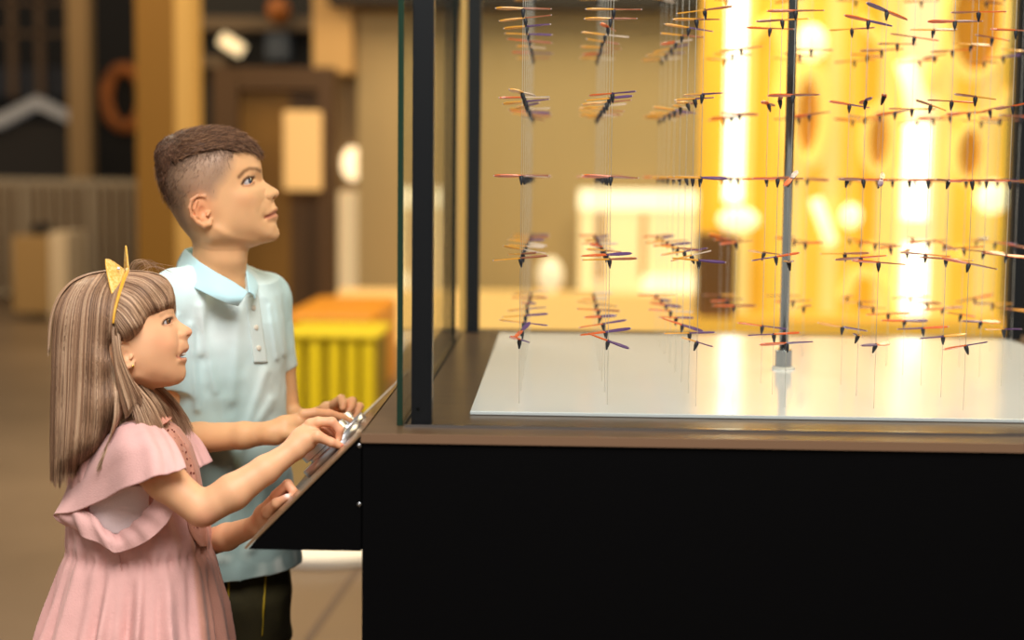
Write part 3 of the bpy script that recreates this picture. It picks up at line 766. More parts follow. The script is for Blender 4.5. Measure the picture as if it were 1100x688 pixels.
def strands(name, paths, rads, cols, mt, parent, sides=3):
    """paths: (S, n, 3); one mesh of many fine hairs"""
    P = np.asarray(paths); S, n, _ = P.shape; T = np.gradient(P, axis=1); T /= np.linalg.norm(T, axis=2)[..., None]+1e-12
    A = np.cross(T, np.array([0.3, 1.0, 0.2])); A /= np.linalg.norm(A, axis=2)[..., None]+1e-12; Bn = np.cross(T, A)
    tp = np.linspace(0, 1, n); prof = np.clip(1.05-tp**4, 0.15, 1)
    R_ = np.asarray(rads)[:, None]*prof[None]
    rings = [P+R_[..., None]*(A*math.cos(2*math.pi*k/sides)+Bn*math.sin(2*math.pi*k/sides)) for k in range(sides)]
    V = np.stack(rings, 2).reshape(-1, 3)
    idx = np.arange(S*n*sides).reshape(S, n, sides); F = []
    for k in range(sides):
        k2 = (k+1) % sides
        F.append(np.stack([idx[:, :-1, k], idx[:, :-1, k2], idx[:, 1:, k2], idx[:, 1:, k]], -1).reshape(-1, 4))
    F = np.concatenate(F); c = np.repeat(np.asarray(cols), n*sides, axis=0)
    return mesh_np(name, V, F, mt, parent, colors=c)

def gauss(x, y, cx, cy, sx, sy, ang=0.0):
    c, s_ = math.cos(ang), math.sin(ang); dx, dy = x-cx, y-cy; a = dx*c+dy*s_; b = -dx*s_+dy*c
    return np.exp(-0.5*((a/sx)**2+(b/sy)**2))
def gseg(x, y, a, b, s): return np.exp(-0.5*(segd(x, y, a, b)/s)**2)
def gpath(x, y, pts, s):
    d = np.full(len(x), 1e9)
    for i in range(len(pts)-1): d = np.minimum(d, segd(x, y, pts[i], pts[i+1]))
    return np.exp(-0.5*(d/s)**2)
def blend(c, rgb, m): return c*(1-m[:, None])+np.array(rgb, float)[None]*m[:, None]
def hashn(P, sc, seed=0):
    """smooth value noise"""
    q = P*sc+seed*13.7; i = np.floor(q).astype(int); f = q-i; f = f*f*(3-2*f)
    def h(a, b, c):
        n = (a*374761393+b*668265263+c*2147483647+seed*97) & 0xffffffff; n = ((n ^ (n >> 13))*1274126177) & 0xffffffff
        return ((n ^ (n >> 16)) & 0xffff)/65535.0
    o = 0
    for a in (0, 1):
        for b in (0, 1):
            for c in (0, 1):
                wgt = (f[:, 0] if a else 1-f[:, 0])*(f[:, 1] if b else 1-f[:, 1])*(f[:, 2] if c else 1-f[:, 2])
                o = o+wgt*h(i[:, 0]+a, i[:, 1]+b, i[:, 2]+c)
    return o
def px_of(P):
    q = P-CAM; z = q @ _f; return 550+FPX*(q @ R2)/z, 344-FPX*(q @ U2)/z
def eyeball(name, c, r, gaze, iris, parent):
    g = np.asarray(gaze, float); g /= np.linalg.norm(g)
    mb_ = MB(); nr = 28; prof = [(max(1e-5, r*math.sin(t)), r*math.cos(t)) for t in np.linspace(0.01, math.pi-0.01, nr)]
    mb_.lathe(prof, c, g, 32); V = np.array(mb_.v); ang = np.degrees(np.arccos(np.clip(((V-c) @ g)/r, -1, 1)))
    col = np.tile([188.0, 180, 178], (len(V), 1)); col[ang < 44] = np.array(iris)*0.5; col[ang < 39] = iris; col[ang < 19] = (10, 8, 8)
    F = np.array([f for f in mb_.f if len(f) == 4]); return mesh_np(name, V, F, M_eye, parent, colors=col)
M_eye = mat('eye', (230, 225, 220), 0.08, coat=0.5, attr=True)

# ------------------------------------------------------------------ the boy
M_skinb = mat('tanned_skin', (220, 170, 124), 0.5, spec=0.35, sss=0.12, attr=True)
BF = Frame(232, 200, 2.64)
b_cont = [(170.5, 163), (175, 156), (184, 150), (197, 145.5), (212, 142.5), (228, 141.5), (243, 143), (257, 147.5), (268, 153.5), (275.5, 160), (279.5, 168), (281.7, 178), (282.4, 186), (282.8, 190.5), (284.2, 194), (287, 196.8), (290.5, 199), (294, 201), (297.6, 203.1), (300.2, 205.4), (300.9, 208), (299.9, 210.4), (297.5, 212.8), (294.9, 214.8), (295, 217.5), (296.4, 220.5), (298.5, 223.6), (298.9, 226), (296.9, 228.4), (296.9, 229.4), (298.8, 231), (299.3, 233.2), (298.4, 236.0), (297.2, 239), (297.8, 243), (299.8, 247.5), (300.6, 251.5), (299.3, 255.5), (295.5, 259), (288, 261), (281, 262.5), (271, 266), (260, 268), (245, 268), (225, 268), (212, 264), (206, 257.5), (200, 252), (193, 243), (186, 231), (180, 220), (175, 207), (171.5, 195), (170, 182), (169.5, 172)]
b_in = [(225, 165, 39), (225, 185, 44.5), (205, 185, 42), (195, 200, 38), (190, 175, 34), (205, 165, 35), (245, 165, 37), (245, 185, 41), (262, 172, 28), (258, 182, 34), (262, 160, 23), (240, 152, 26), (210, 153, 26), (225, 205, 43), (205, 220, 36), (195, 230, 23), (240, 205, 41.5), (250, 198, 38.5), (258, 200, 34.5), (262, 193, 31), (270, 184, 24), (277, 185, 16), (279, 190, 11), (279, 196, 10), (285, 199, 7), (289, 203, 8.2), (288.5, 209.5, 12), (292, 211, 10.5), (297, 206, 6), (296.5, 210, 6.5), (284, 207, 15), (276, 203, 23.5), (268, 206, 31.5), (258, 211, 37), (245, 215, 40), (275, 215, 28), (283, 216, 19), (290, 218, 11.5), (284.5, 233, 17.5), (291, 225.5, 12), (295.5, 225.5, 7), (295.5, 232.5, 7), (290, 233, 12.5), (290, 240, 13), (294.5, 243, 8.5), (295, 250, 8.5), (288, 252, 15), (280, 244, 22), (276, 230, 27), (265, 225, 34), (250, 230, 38.5), (235, 235, 39), (225, 245, 37), (265, 245, 30), (250, 250, 33), (272, 256, 19), (240, 259, 30), (284, 257.5, 12), (225, 225, 41), (210, 240, 32), (225, 258, 31)]
def b_rel(x, y):
    r = -2.6*gauss(x, y, 268.5, 194.5, 5.5, 4.0, -0.45)+1.3*gauss(x, y, 270, 184.5, 7, 2.6, -0.5)
    r += -1.7*gpath(x, y, [(284, 233.8), (290, 231.8), (297, 228.8)], 0.9)-1.6*gauss(x, y, 283.5, 234, 2.0, 2.2)
    r += 1.0*gpath(x, y, [(288, 229.5), (295, 225.8)], 1.6)+1.1*gpath(x, y, [(288, 235), (296, 232.8)], 1.7)
    r += 1.6*gauss(x, y, 288.6, 209.2, 2.8, 2.8)-1.3*gpath(x, y, [(285.2, 204.5), (284.2, 209), (285.6, 213.4), (289, 215)], 1.0)
    r += -1.0*gpath(x, y, [(290, 239.2), (295, 238.6)], 1.8)+1.2*gauss(x, y, 262, 211, 10, 7)-0.8*gpath(x, y, [(281, 217), (277, 228)], 2.0)
    r += 1.6*gpath(x, y, [(232, 245), (250, 256), (272, 260)], 3.2)-1.4*gauss(x, y, 240, 262, 12, 4)
    r += -1.0*gauss(x, y, 292, 219, 1.6, 3)
    r += 0.9*gpath(x, y, [(260.5, 194.5), (266, 188.7), (273, 188.4)], 1.2)+0.7*gpath(x, y, [(261, 200.5), (268, 200.3), (273, 197)], 1.1)
    return r
BH = Silh(BF, b_cont, b_in, b_rel)
def ear(fr, pts, hfn, lift, r0, inner, conc, side, s_):
    """outer rim, fold and lobe of one ear; lift grows towards the back edge"""
    out = []
    rim = [fr.P(u, v, side*(float(hfn(u, v))+l_)) for (u, v), l_ in zip(pts, lift)]
    out += chain(rim, [r0*s_*q for q in inner], 0.0022)
    return out
def build_ear(fr, S, sgn, ox, oy, sc):
    s_ = fr.s*sc
    def W(u, v): return float(S.h(np.array([u]), np.array([v]))[0])
    hb = W(ox+10*sc, oy)+1.0
    def P(a, b, l_): return fr.P(ox+a*sc, oy+b*sc, sgn*(hb+l_*sc))
    rim = [P(9, -8, -3), P(5, -14.5, 1), P(-2, -15.5, 4), P(-8.5, -11, 6.5), P(-10.5, -3, 7.5), P(-8.5, 6, 6.5), P(-3, 12, 4), P(4, 15.5, 1.5), P(10, 14, -1), P(11.5, 9.5, -2)]
    out = chain(rim, [x*s_ for x in (1.5, 1.7, 1.8, 1.8, 1.7, 1.7, 2.1, 3.0, 2.8, 1.8)], 0.002)
    ax = np.stack([fr.a, fr.b, fr.c]); th = math.radians(18)*sgn
    A = np.stack([fr.a*math.cos(th)-fr.c*math.sin(th), fr.b, fr.c*math.cos(th)+fr.a*math.sin(th)])
    out.append(ell(P(0, 0, 1.2), A, np.array([9.0, 14.0, 2.0])*s_, 0.002))
    out.append(ell(P(5, 11.5, 0), A, np.array([5.0, 5.2, 2.3])*s_, 0.003))
    out += chain([P(-3, -9.5, 4.2), P(-5.5, -2, 5.4), P(-3, 6, 4.4), P(2, 9.5, 2.6)], [1.5*s_]*4, 0.002)
    out += [caps(P(9.5, 2, 0.5), P(8, 5, 2.2), 2.0*s_, 1.7*s_, 0.002)]
    out.append(ell(P(3.0, 0.5, 4.0), A, np.array([4.2, 6.2, 3.6])*s_, 0.0015, 'sub'))
    return out
def bodyF(pts): return [at(*p) for p in pts]

BY = 2.685
bp = [silp(BH)]
for sg in (-1, 1): bp += build_ear(BF, BH, sg, 214.5, 225.5, 1.0)
# eye openings
def eye_cut(fr, c, axu, axv, ang, R_, sgn, depth=14):
    ca, sa = math.cos(ang), math.sin(ang)
    A = np.stack([fr.a*ca+fr.b*sa, -fr.a*sa+fr.b*ca, fr.c])
    e = ell(fr.P(c[0], c[1], sgn*c[2]), A, np.array([axu, axv, depth])*fr.s, 0.0006, 'sub')
    sp_c = fr.P(R_[0], R_[1], sgn*R_[2]); rr = R_[3]*fr.s
    f0 = e[2]
    def f(P): return np.maximum(f0(P), np.linalg.norm(P-sp_c, axis=1)-rr)
    return (sp_c-rr, sp_c+rr, f, 'sub', 0.0006, False)
EB = (264.0, 195.6, 22.0, 7.2)
for sg in (-1, 1):
    bp.append(ell(BF.P(EB[0], EB[1], sg*EB[2]), np.eye(3), np.ones(3)*(EB[3]+1.1)*BF.s, .004))
    bp.append(eye_cut(BF, (267.0, 195.1, 26), 6.3, 2.7, -0.50, (EB[0], EB[1], EB[2], EB[3]+3.0), sg))
for sg in (-1, 1): bp.append(ell(BF.P(293.2, 212.6, sg*5.0), np.stack([BF.a, BF.b, BF.c]), np.array([2.6, 1.5, 1.8])*BF.s, 0.0012, 'sub'))
# neck, torso (under the shirt), limbs
bp += chain(bodyF([(235, 250, 2.645), (236.5, 275, 2.65), (233, 300, 2.665)]), [0.0425, 0.0440, 0.050], 0.014)
TH = math.radians(35)
def tz(y, px=236, Y=BY): return at(px, y, Y)[2]
cxb = at(236, 400, BY)[0]
def BR(y, dx, a, b, dy=0): return (tz(y), cxb+dx, BY+dy, a, b)
sh_dir = math.radians(90-35)
body_rows = [BR(308, 0, .105, .060), BR(340, 0, .112, .072), BR(450, 0, .108, .078), BR(560, .0, .112, .082), BR(640, 0, .118, .086), BR(690, 0, .10, .08)]
bp.append(loft(body_rows, sh_dir, 0.02))
shn, shf = at(190, 322, 2.585), at(284, 322, 2.79)
bp += [caps(at(232, 305, 2.665), shn, .045, .040, .02), caps(at(232, 305, 2.665), shf, .045, .040, .02)]
# right arm, near the camera
bp += chain([shn, at(181, 400, 2.58), at(171, 470, 2.57)], [.040, .034, .027], .01)
bp += chain([at(171, 470, 2.57), at(215, 471, 2.55), at(262, 468, 2.52), at(293, 465, 2.508)], [.0265, .0268, .0225, .0185], .008)
bp += chain(bodyF([(291, 465.5, 2.505), (306, 459, 2.512), (328, 450, 2.53)]), [.0180, .0180, .0125], .010)
bp += chain(bodyF([(298, 467, 2.505), (318, 462, 2.53), (332, 457, 2.55)]), [.0150, .0150, .0100], .010)
K = .003
bp += chain(bodyF([(326, 445.5, 2.522), (338, 443.8, 2.526), (354, 445, 2.537), (367, 448.6, 2.546), (376.5, 453, 2.552)]), [.0095, .0080, .0075, .0068, .0056], K)
bp += chain(bodyF([(330, 450, 2.545), (350, 451, 2.562), (363, 457, 2.568), (367, 465, 2.566)]), [.0095, .0078, .0070, .0058], K)
bp += chain(bodyF([(328, 455, 2.562), (346, 456, 2.582), (357, 463, 2.586), (360, 470, 2.583)]), [.009, .0075, .0068, .0056], K)
bp += chain(bodyF([(324, 460, 2.575), (340, 461, 2.595), (350, 468, 2.598), (352, 474, 2.594)]), [.008, .0065, .006, .005], K)
bp += chain(bodyF([(306, 465, 2.500), (322, 468, 2.505), (337, 471, 2.52), (349, 475, 2.532)]), [.0125, .0095, .0078, .0062], .005)
# left arm, far side
bp += chain([shf, at(299, 390, 2.805), at(309, 446, 2.80)], [.040, .031, .0225], .01)
bp += chain([at(309, 446, 2.80), at(326, 452, 2.775), at(344, 446.5, 2.745)], [.0225, .019, .0145], .008)
bp += chain(bodyF([(342, 447, 2.747), (352, 441, 2.728), (361, 436, 2.712)]), [.0150, .0145, .0085], .008)
bp += chain(bodyF([(346, 448, 2.748), (358, 443, 2.74), (368, 440, 2.735)]), [.013, .0120, .0075], .008)
bp += chain(bodyF([(358, 434.5, 2.705), (366.5, 428.8, 2.692), (368.8, 434, 2.684), (368.3, 438.6, 2.679)]), [.0078, .0078, .0072, .0060], .0024)
bp += chain(bodyF([(362, 437, 2.715), (378.5, 431.2, 2.705), (376.8, 438, 2.694), (373.4, 444.0, 2.687)]), [.0078, .0078, .0070, .0057], .0024)
bp += chain(bodyF([(366, 441, 2.732), (386.5, 437, 2.722), (384, 443, 2.71), (380.6, 448, 2.702)]), [.0078, .0074, .0066, .0054], .0024)
bp += chain(bodyF([(366, 446, 2.745), (386, 447, 2.737), (389, 450.5, 2.728), (386.5, 454.5, 2.72)]), [.0078, .0066, .0060, .0050], .0024)
bp += chain(bodyF([(350, 446, 2.74), (358, 451, 2.71), (368, 453, 2.69)]), [.010, .0080, .0060], .004)
# legs
hipn, hipf = at(214, 650, 2.635), at(252, 650, 2.745)
zf = 0.0
kn, kf = np.array([hipn[0]+.01, 2.62, .36]), np.array([hipf[0]+.03, 2.745, .36])
an, af = np.array([hipn[0]-.02, 2.62, .075]), np.array([hipf[0]+.01, 2.75, .075])
bp += chain([hipn, kn, an], [.068, .044, .028], .02)+chain([hipf, kf, af], [.068, .044, .028], .02)
bp += [caps(an, an+np.array([.11, -.02, -.045]), .028, .022, .01), caps(af, af+np.array([.11, .0, -.045]), .028, .022, .01)]

V, F = sdf_mesh(bp, 0.0019)
px, py = px_of(V); u, v, w = BF.loc(V)
col = np.tile([222.0, 170, 122], (len(V), 1))
nz = hashn(V, 60); col *= (0.975+0.05*nz)[:, None]
hd = (v < 270) & (u > 150) & (u < 320) & (py < 275)
hm = hd.astype(float)
fade_poly = [(168, 165), (176, 150), (200, 140), (240, 136), (270, 146), (262, 161), (252, 164), (248, 180), (240, 193), (233, 200), (229.5, 211), (226, 212), (214, 208.5), (203, 213), (201, 222), (203, 232), (206, 244), (210, 256), (209, 264), (203, 259), (190, 242), (174, 212), (166, 185)]
sd = polysd(fade_poly, u, v); gr = hashn(V, 900, 3); st = 0.5+0.5*np.sin(u*2.1+gr*5)
m = hm*np.clip(0.5-sd/13.0, 0, 1)*(0.58+0.34*gr)
fc = np.array([146.0, 118, 99])[None]*(0.82+0.3*gr)[:, None]*(1-0.30*np.clip((215-u)/30, 0, 1))[:, None]
col = col*(1-m[:, None])+fc*m[:, None]
col = blend(col, (186, 104, 84), hm*(np.abs(w) < 19)*0.55*np.clip(gpath(u, v, [(287, 232.0), (291, 229.2), (297, 226.5)], 1.2)+gpath(u, v, [(288, 234.6), (292, 233.0), (298, 231.6)], 1.3), 0, 1))
col = blend(col, (120, 52, 40), hm*(np.abs(w) < 19)*0.8*gpath(u, v, [(284, 233.8), (290, 231.6), (297.5, 228.7)], 0.75))
col = blend(col, (84, 52, 30), hm*0.66*np.clip(1.15*gpath(u, v, [(256.5, 190.5), (262, 184.5), (268, 181.5), (275, 181.6), (280, 184)], 1.25), 0, 1)*(0.75+0.4*gr))
col = blend(col, (50, 28, 18), hm*0.85*gpath(u, v, [(259.8, 198.0), (262, 193.6), (266.5, 190.5), (272.5, 190.8)], 0.9))
col = blend(col, (150, 92, 66), hm*0.6*gpath(u, v, [(261, 200), (267, 199.6), (272.5, 196.6)], 0.8))
col = blend(col, (214, 122, 86), hm*0.14*gauss(u, v, 262, 215, 9, 7))
col = blend(col, (214, 122, 84), hm*0.5*gauss(u, v, 214, 224, 10, 13)*(np.abs(w) > 38))
col = blend(col, (226, 150, 110), 0.5*np.clip(gauss(px, py, 372, 440, 14, 10)+gauss(px, py, 345, 452, 14, 10), 0, 1)*(1-hm))
boy = empty('person', (cxb, BY, 0.0))
tag(boy, 'taller boy in a pale aqua polo shirt looking up, one finger pointing', 'person')
mesh_np('body', V, F, M_skinb, boy, colors=col)
for sg in (-1, 1):
    g_ = BF.a*0.86-BF.b*0.30+BF.c*(-0.42 if sg < 0 else 0.05)
    eyeball('eye', BF.P(EB[0], EB[1], sg*EB[2]), EB[3]*BF.s, g_, (62, 66, 80), boy)

# hair
M_hairb = mat('brown_hair', (92, 62, 44), 0.5, spec=0.3, attr=True)
hb_top = [(179, 214), (174.5, 206), (170.5, 197), (168.5, 182), (166.5, 170), (167.2, 163), (171, 155), (179.5, 148), (194, 142.2), (211, 138), (228.5, 136), (244.5, 137.2), (260.5, 142.3), (273, 151), (280.5, 161.5), (279.5, 168.5)]
hb_low = [(270, 163.5), (258, 161), (250, 162.5), (237, 160.5), (226, 162.5), (215, 165), (204, 168.5), (193, 173), (184, 179), (179, 188), (178, 200), (181, 214)]
hb_poly = hb_top+hb_low
def capf():
    cont = [(p[0], p[1]) for p in b_cont]
    hi_ = [(166.5, 170), (167.2, 163), (171, 155), (179.5, 148), (194, 142.2), (211, 138), (228.5, 136), (244.5, 137.2), (260.5, 142.3), (273, 151), (280.5, 161.5), (281, 170), (283, 180), (284, 192)]
    low_ = [(270, 220), (240, 250), (205, 255), (190, 238), (178, 217), (173, 206), (169.5, 197), (168, 182)]
    inn = []
    for (x_, y_, h_) in b_in:
        if y_ <= 205 and x_ < 272: inn.append((x_, y_, h_+(4.2 if y_ < 170 else 2.6)))
    inn += [(225, 150, 30), (200, 152, 28), (250, 152, 26), (183, 158, 21), (265, 158, 19), (176, 175, 17), (178, 195, 22), (182, 205, 24)]
    return Silh(BF, hi_+low_, inn)
BC = capf()
RG = Grid2(150, 120, 300, 270, lambda x, y: polysd(hb_poly, x, y), 0.6)
lo_, hi_ = BC.bbox()
hprim = [(lo_, hi_, lambda P: BC.sd(P), 'add', 0.004, True), (lo_, hi_, lambda P: BH.sd(P, 0.0)-.0050*np.clip((lambda q: -RG(q[0], q[1])/9)(BF.loc(P)), .12, 1), 'add', 0.004, True), (lo_, hi_, lambda P: (lambda q: RG(q[0], q[1])*BF.s*0.8)(BF.loc(P)), 'max', 0.001, True)]
def hpost(P, d): return d+(hashn(P, 260, 5)-0.5)*0.0022
V, F = sdf_mesh(hprim, 0.0021, hpost)
c0 = np.tile([84.0, 56, 40], (len(V), 1))*(0.8+0.4*hashn(V, 300, 2))[:, None]
hairb = mesh_np('short_hair', V, F, M_hairb, boy, colors=c0); hairb['label'] = 'short brown hair, longer on top and clipped at the sides'
rs = np.random.RandomState(5)
e_ = 0.0015; G_ = np.stack([field(hprim, V+np.eye(3)[k]*e_)-field(hprim, V-np.eye(3)[k]*e_) for k in range(3)], 1); G_ /= np.linalg.norm(G_, axis=1)[:, None]+1e-9
u0, v0, w0 = BF.loc(V); ok = np.where((RG(u0, v0) < -0.3))[0]
N = 9000; ii_ = ok[rs.randint(0, len(ok), N)]; P0 = V[ii_]; Nn = G_[ii_]; U_, V_ = u0[ii_], v0[ii_]
bk = np.clip((198-U_)/25, 0, 1); aa = -0.10+0.85*np.clip((U_-232)/48, 0, 1)
dx = (1-bk)*np.cos(aa)+bk*(-0.25); dy = (1-bk)*np.sin(aa)+bk*0.97
dx = dx+rs.normal(0, .28, N); dy = dy+rs.normal(0, .25, N); dw = rs.normal(0, .3, N)
D_ = dx[:, None]*BF.a+dy[:, None]*BF.b+dw[:, None]*BF.c; D_ -= Nn*(D_*Nn).sum(1)[:, None]; D_ /= np.linalg.norm(D_, axis=1)[:, None]
Ln = rs.uniform(.008, .018, N)*(1-.45*bk); t5 = np.linspace(0, 1, 6)[None, :, None]; lf = rs.uniform(.10, .48, N)[:, None, None]
PP = P0[:, None]-Nn[:, None]*.001+D_[:, None]*Ln[:, None, None]*t5+Nn[:, None]*Ln[:, None, None]*lf*(t5*1.6-0.9*t5**2)
br = rs.rand(N)[:, None]*(1-.45*bk[:, None]); cols = np.array([[60, 38, 26]])*(1-br)+np.array([[158, 116, 84]])*br
strands('hair_strands', PP, rs.uniform(.00022, .0004, N), cols, M_hairb, hairb)
M2 = 3000; U3 = rs.uniform(166, 262, 60000); V3 = rs.uniform(155, 225, 60000); s3 = RG(U3, V3)
sk = polysd(fade_poly, U3, V3); ok = (s3 > -1) & (rs.rand(60000) < np.exp(-np.maximum(s3, 0)/6.5)) & (sk < -1); U3, V3 = U3[ok][:M2], V3[ok][:M2]; M2 = len(U3)
L3 = rs.uniform(2.0, 5.5, M2); a3 = math.pi/2+0.5*(U3 < 215)-0.2*(U3 > 235)+rs.normal(0, .3, M2); t3 = np.linspace(0, 1, 4)
u3 = U3[:, None]+np.cos(a3)[:, None]*L3[:, None]*t3; v3 = V3[:, None]+np.sin(a3)[:, None]*L3[:, None]*t3
h3 = BH.h(u3.ravel(), v3.ravel()).reshape(u3.shape)+0.1+0.7*t3; g3 = np.where(rs.rand(M2) < .6, -1.0, 1.0)
b3 = rs.rand(M2)[:, None]
strands('clipped_hair', BF.Pn(u3.ravel(), v3.ravel(), (g3[:, None]*h3).ravel()).reshape(M2, 4, 3), rs.uniform(.00012, .00024, M2), np.array([[96, 70, 54]])*(1-b3)+np.array([[160, 130, 108]])*b3, M_hairb, hairb)

# polo shirt
M_shirt = mat('aqua_cotton', (205, 232, 230), 0.85, spec=0.2, bump=0.15, bscale=700, sheen=0.2, attr=True)
folds_b = [((214, 330), (232, 420), 3.5, .004), ((205, 350), (212, 440), 3.0, .004), ((258, 335), (250, 430), 4, .003), ((222, 300), (216, 380), 3, .003), ((286, 400), (262, 470), 4, .004), ((292, 430), (250, 500), 3.5, .004), ((238, 430), (262, 560), 5, .004), ((290, 500), (270, 590), 4, .004), ((255, 500), (240, 600), 4, .003), ((296, 330), (305, 380), 2.5, .003), ((290, 330), (298, 385), 2, .003), ((265, 300), (292, 325), 2.5, .002), ((190, 340), (196, 400), 2.5, .004)]
def sh_fold(P, d):
    x, y = px_of(P); r = 0
    for a, b, s_, am in folds_b: r = r+am*gseg(x, y, a, b, s_)
    return d-r-0.0035*(hashn(P, 22, 1)-0.5)-0.002*(hashn(P, 55, 4)-.5)
sr = [BR(306, 0, .114, .068), BR(318, 0, .124, .080), BR(345, .0, .130, .090), BR(400, .0, .130, .096), BR(450, 0, .131, .098), BR(520, .003, .138, .104), BR(607, .010, .150, .116)]
sp_ = [loft(sr, sh_dir, .02)]
sp_ += [caps(at(232, 306, 2.68), shn, .050, .048, .025), caps(at(234, 306, 2.68), shf, .050, .047, .025)]
sp_ += [cuff(shn, at(182, 417, 2.578), .048, .041, .02)]
sp_ += [cuff(shf, at(300, 397, 2.806), .047, .0345, .016)]
sp_ += [cuff(at(233, 306, 2.675), at(230, 289, 2.665), .062, .055, .02)]
sp_ += [caps(at(236, 262, 2.65), at(246, 300, 2.62), .044, .040, .006, 'sub')]
V, F = sdf_mesh(sp_, 0.0026, sh_fold)
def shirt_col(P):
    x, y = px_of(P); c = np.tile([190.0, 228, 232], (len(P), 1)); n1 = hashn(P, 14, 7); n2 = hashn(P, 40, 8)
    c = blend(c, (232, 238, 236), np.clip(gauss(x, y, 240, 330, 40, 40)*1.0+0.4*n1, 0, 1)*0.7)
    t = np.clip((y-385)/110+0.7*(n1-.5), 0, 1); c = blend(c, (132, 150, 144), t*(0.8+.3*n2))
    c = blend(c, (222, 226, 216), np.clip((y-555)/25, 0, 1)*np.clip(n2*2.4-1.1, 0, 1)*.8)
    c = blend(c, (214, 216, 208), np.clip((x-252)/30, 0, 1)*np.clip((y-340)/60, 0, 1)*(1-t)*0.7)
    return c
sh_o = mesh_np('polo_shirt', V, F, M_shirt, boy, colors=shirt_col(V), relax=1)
lc = lambda P: np.tile([188.0, 226, 234], (len(P), 1))
sheet('collar', [[(199, 268, 2.715), (203, 271, 2.67), (214, 281, 2.60), (232, 293, 2.575), (250, 303, 2.57), (266, 314, 2.575)],
                 [(193, 282, 2.72), (196, 287, 2.665), (209, 298, 2.58), (229, 310, 2.545), (246, 318, 2.545), (261, 321, 2.56)],
                 [(190, 291, 2.715), (190, 297, 2.655), (203, 306, 2.568), (224, 317, 2.54), (242, 325, 2.543), (255.5, 328.5, 2.562)]], M_shirt, sh_o, 44, 12, .003, colf=lc)
sheet('collar', [[(199, 268, 2.715), (212, 266, 2.745), (240, 268, 2.745), (258, 276, 2.715), (264, 291, 2.66), (267, 314, 2.58)],
                 [(192, 280, 2.735), (212, 276, 2.78), (242, 276, 2.775), (264, 284, 2.735), (272, 300, 2.67), (272, 317, 2.588)],
                 [(190, 291, 2.73), (212, 286, 2.80), (244, 284, 2.79), (268, 291, 2.745), (276.5, 305, 2.68), (273.5, 321, 2.592)]], M_shirt, sh_o, 44, 12, .003, colf=lc)
def surfY(px_, py_, prims, y0, y1, off=.002):
    q = march(prims, px_, py_, y0, y1, .002); return (q if q else y1)-off
rows_ = []
for yy in (318, 335, 352, 370, 390):
    f_ = (yy-318)/72; xl, xr = 264+9*f_, 277+10*f_
    rows_.append([(xx, yy, surfY(xx, yy, sp_, 2.45, 2.80, .0015)) for xx in (xl, (xl+xr)/2, xr)])
sheet('placket', [[r_[k] for r_ in rows_] for k in range(3)], M_shirt, sh_o, 24, 8, .003, colf=lambda P: np.tile([214.0, 226, 222], (len(P), 1)))
M_but = mat('shell_button', (224, 214, 196), 0.3)
for yy in (331, 352, 374):
    f_ = (yy-318)/72; xx = 270.5+9.5*f_; Yq = surfY(xx, yy, sp_, 2.45, 2.80, .0035); p_ = at(xx, yy, Yq)
    nrm = np.array([math.cos(TH)*.9, -math.sin(TH)-.2, 0.05]); keep(MB().lathe([(.0045, 0), (.0048, .001), (.004, .002), (.001, .0016)], p_, nrm, 18).build('button', M_but, smooth=True), boy).name
# shorts
M_short = mat('dark_olive_cotton', (64, 56, 26), 0.8, noise=0.3, nscale=30, bump=0.2, bscale=300)
def so_fold(P, d): return d-0.006*(hashn(P*np.array([1, 1, .5]), 30, 9)-.5)
tp_ = [loft([(tz(580), cxb+.004, BY, .120, .092), (tz(640), cxb+.006, BY, .132, .104), (tz(690), cxb+.004, BY, .128, .10)], sh_dir, .03)]
tp_ += chain([hipn, kn+np.array([0, 0, .03])], [.080, .066], .02)+chain([hipf+np.array([.012, 0, 0]), kf+np.array([.012, 0, .03])], [.080, .062], .02)
for kk in (kn, kf): tp_.append(ell(kk+np.array([0.01, 0, -.075]), np.eye(3), (.3, .055 if 0 else .3, .055), .004, 'sub'))
V, F = sdf_mesh(tp_, 0.004, so_fold)
so = mesh_np('shorts', V, F, M_short, boy, relax=1)
M_ystripe = mat('mustard_piping', (170, 140, 20), 0.7)
for (xa_, xb_) in ((246, 244), (286, 281)):
    pts = []
    for yy in np.linspace(620 if xa_ < 260 else 608, 684, 9):
        xx = xa_+(xb_-xa_)*(yy-610)/75; q = None
        for dd in range(0, 14):
            q = march(tp_, xx-dd, yy, 2.35, 2.9, .003)
            if q: xx -= dd; break
        if q: pts.append(at(xx, yy, q-.001))
    if len(pts) > 2: MBt = MB().tube(crom(pts, 24), .0024, 6); keep(MBt.build('side_piping', M_ystripe, smooth=True), so)
M_shoe = mat('white_canvas', (220, 216, 208), 0.7); M_sock = mat('grey_sock', (150, 150, 150), 0.9)
def shoes(an_, parent, sc=1.0, yaw=0.0):
    c_, s_ = math.cos(yaw), math.sin(yaw); d_ = np.array([c_, s_, 0])
    o = np.array([an_[0], an_[1], 0.0])
    pr = [caps(o+np.array([0, 0, .045])*sc-d_*.018*sc, o+d_*.115*sc+np.array([0, 0, .032])*sc, .036*sc, .030*sc, .02), caps(o+np.array([0, 0, .05])*sc, o+np.array([0, 0, .085])*sc, .036*sc, .034*sc, .02),
          loft([(-.1, o[0]+.05, o[1], .3, .3), (.004, o[0]+.05, o[1], .3, .3)], 0, .004, 'sub')]
    V, F = sdf_mesh(pr, .004); mesh_np('shoe', V, F, M_shoe, parent)
    V, F = sdf_mesh([caps(o+np.array([0, 0, .07])*sc, o+np.array([0, 0, .13])*sc, .033*sc, .034*sc, .01)], .004); mesh_np('sock', V, F, M_sock, parent)
shoes(an, boy); shoes(af, boy)

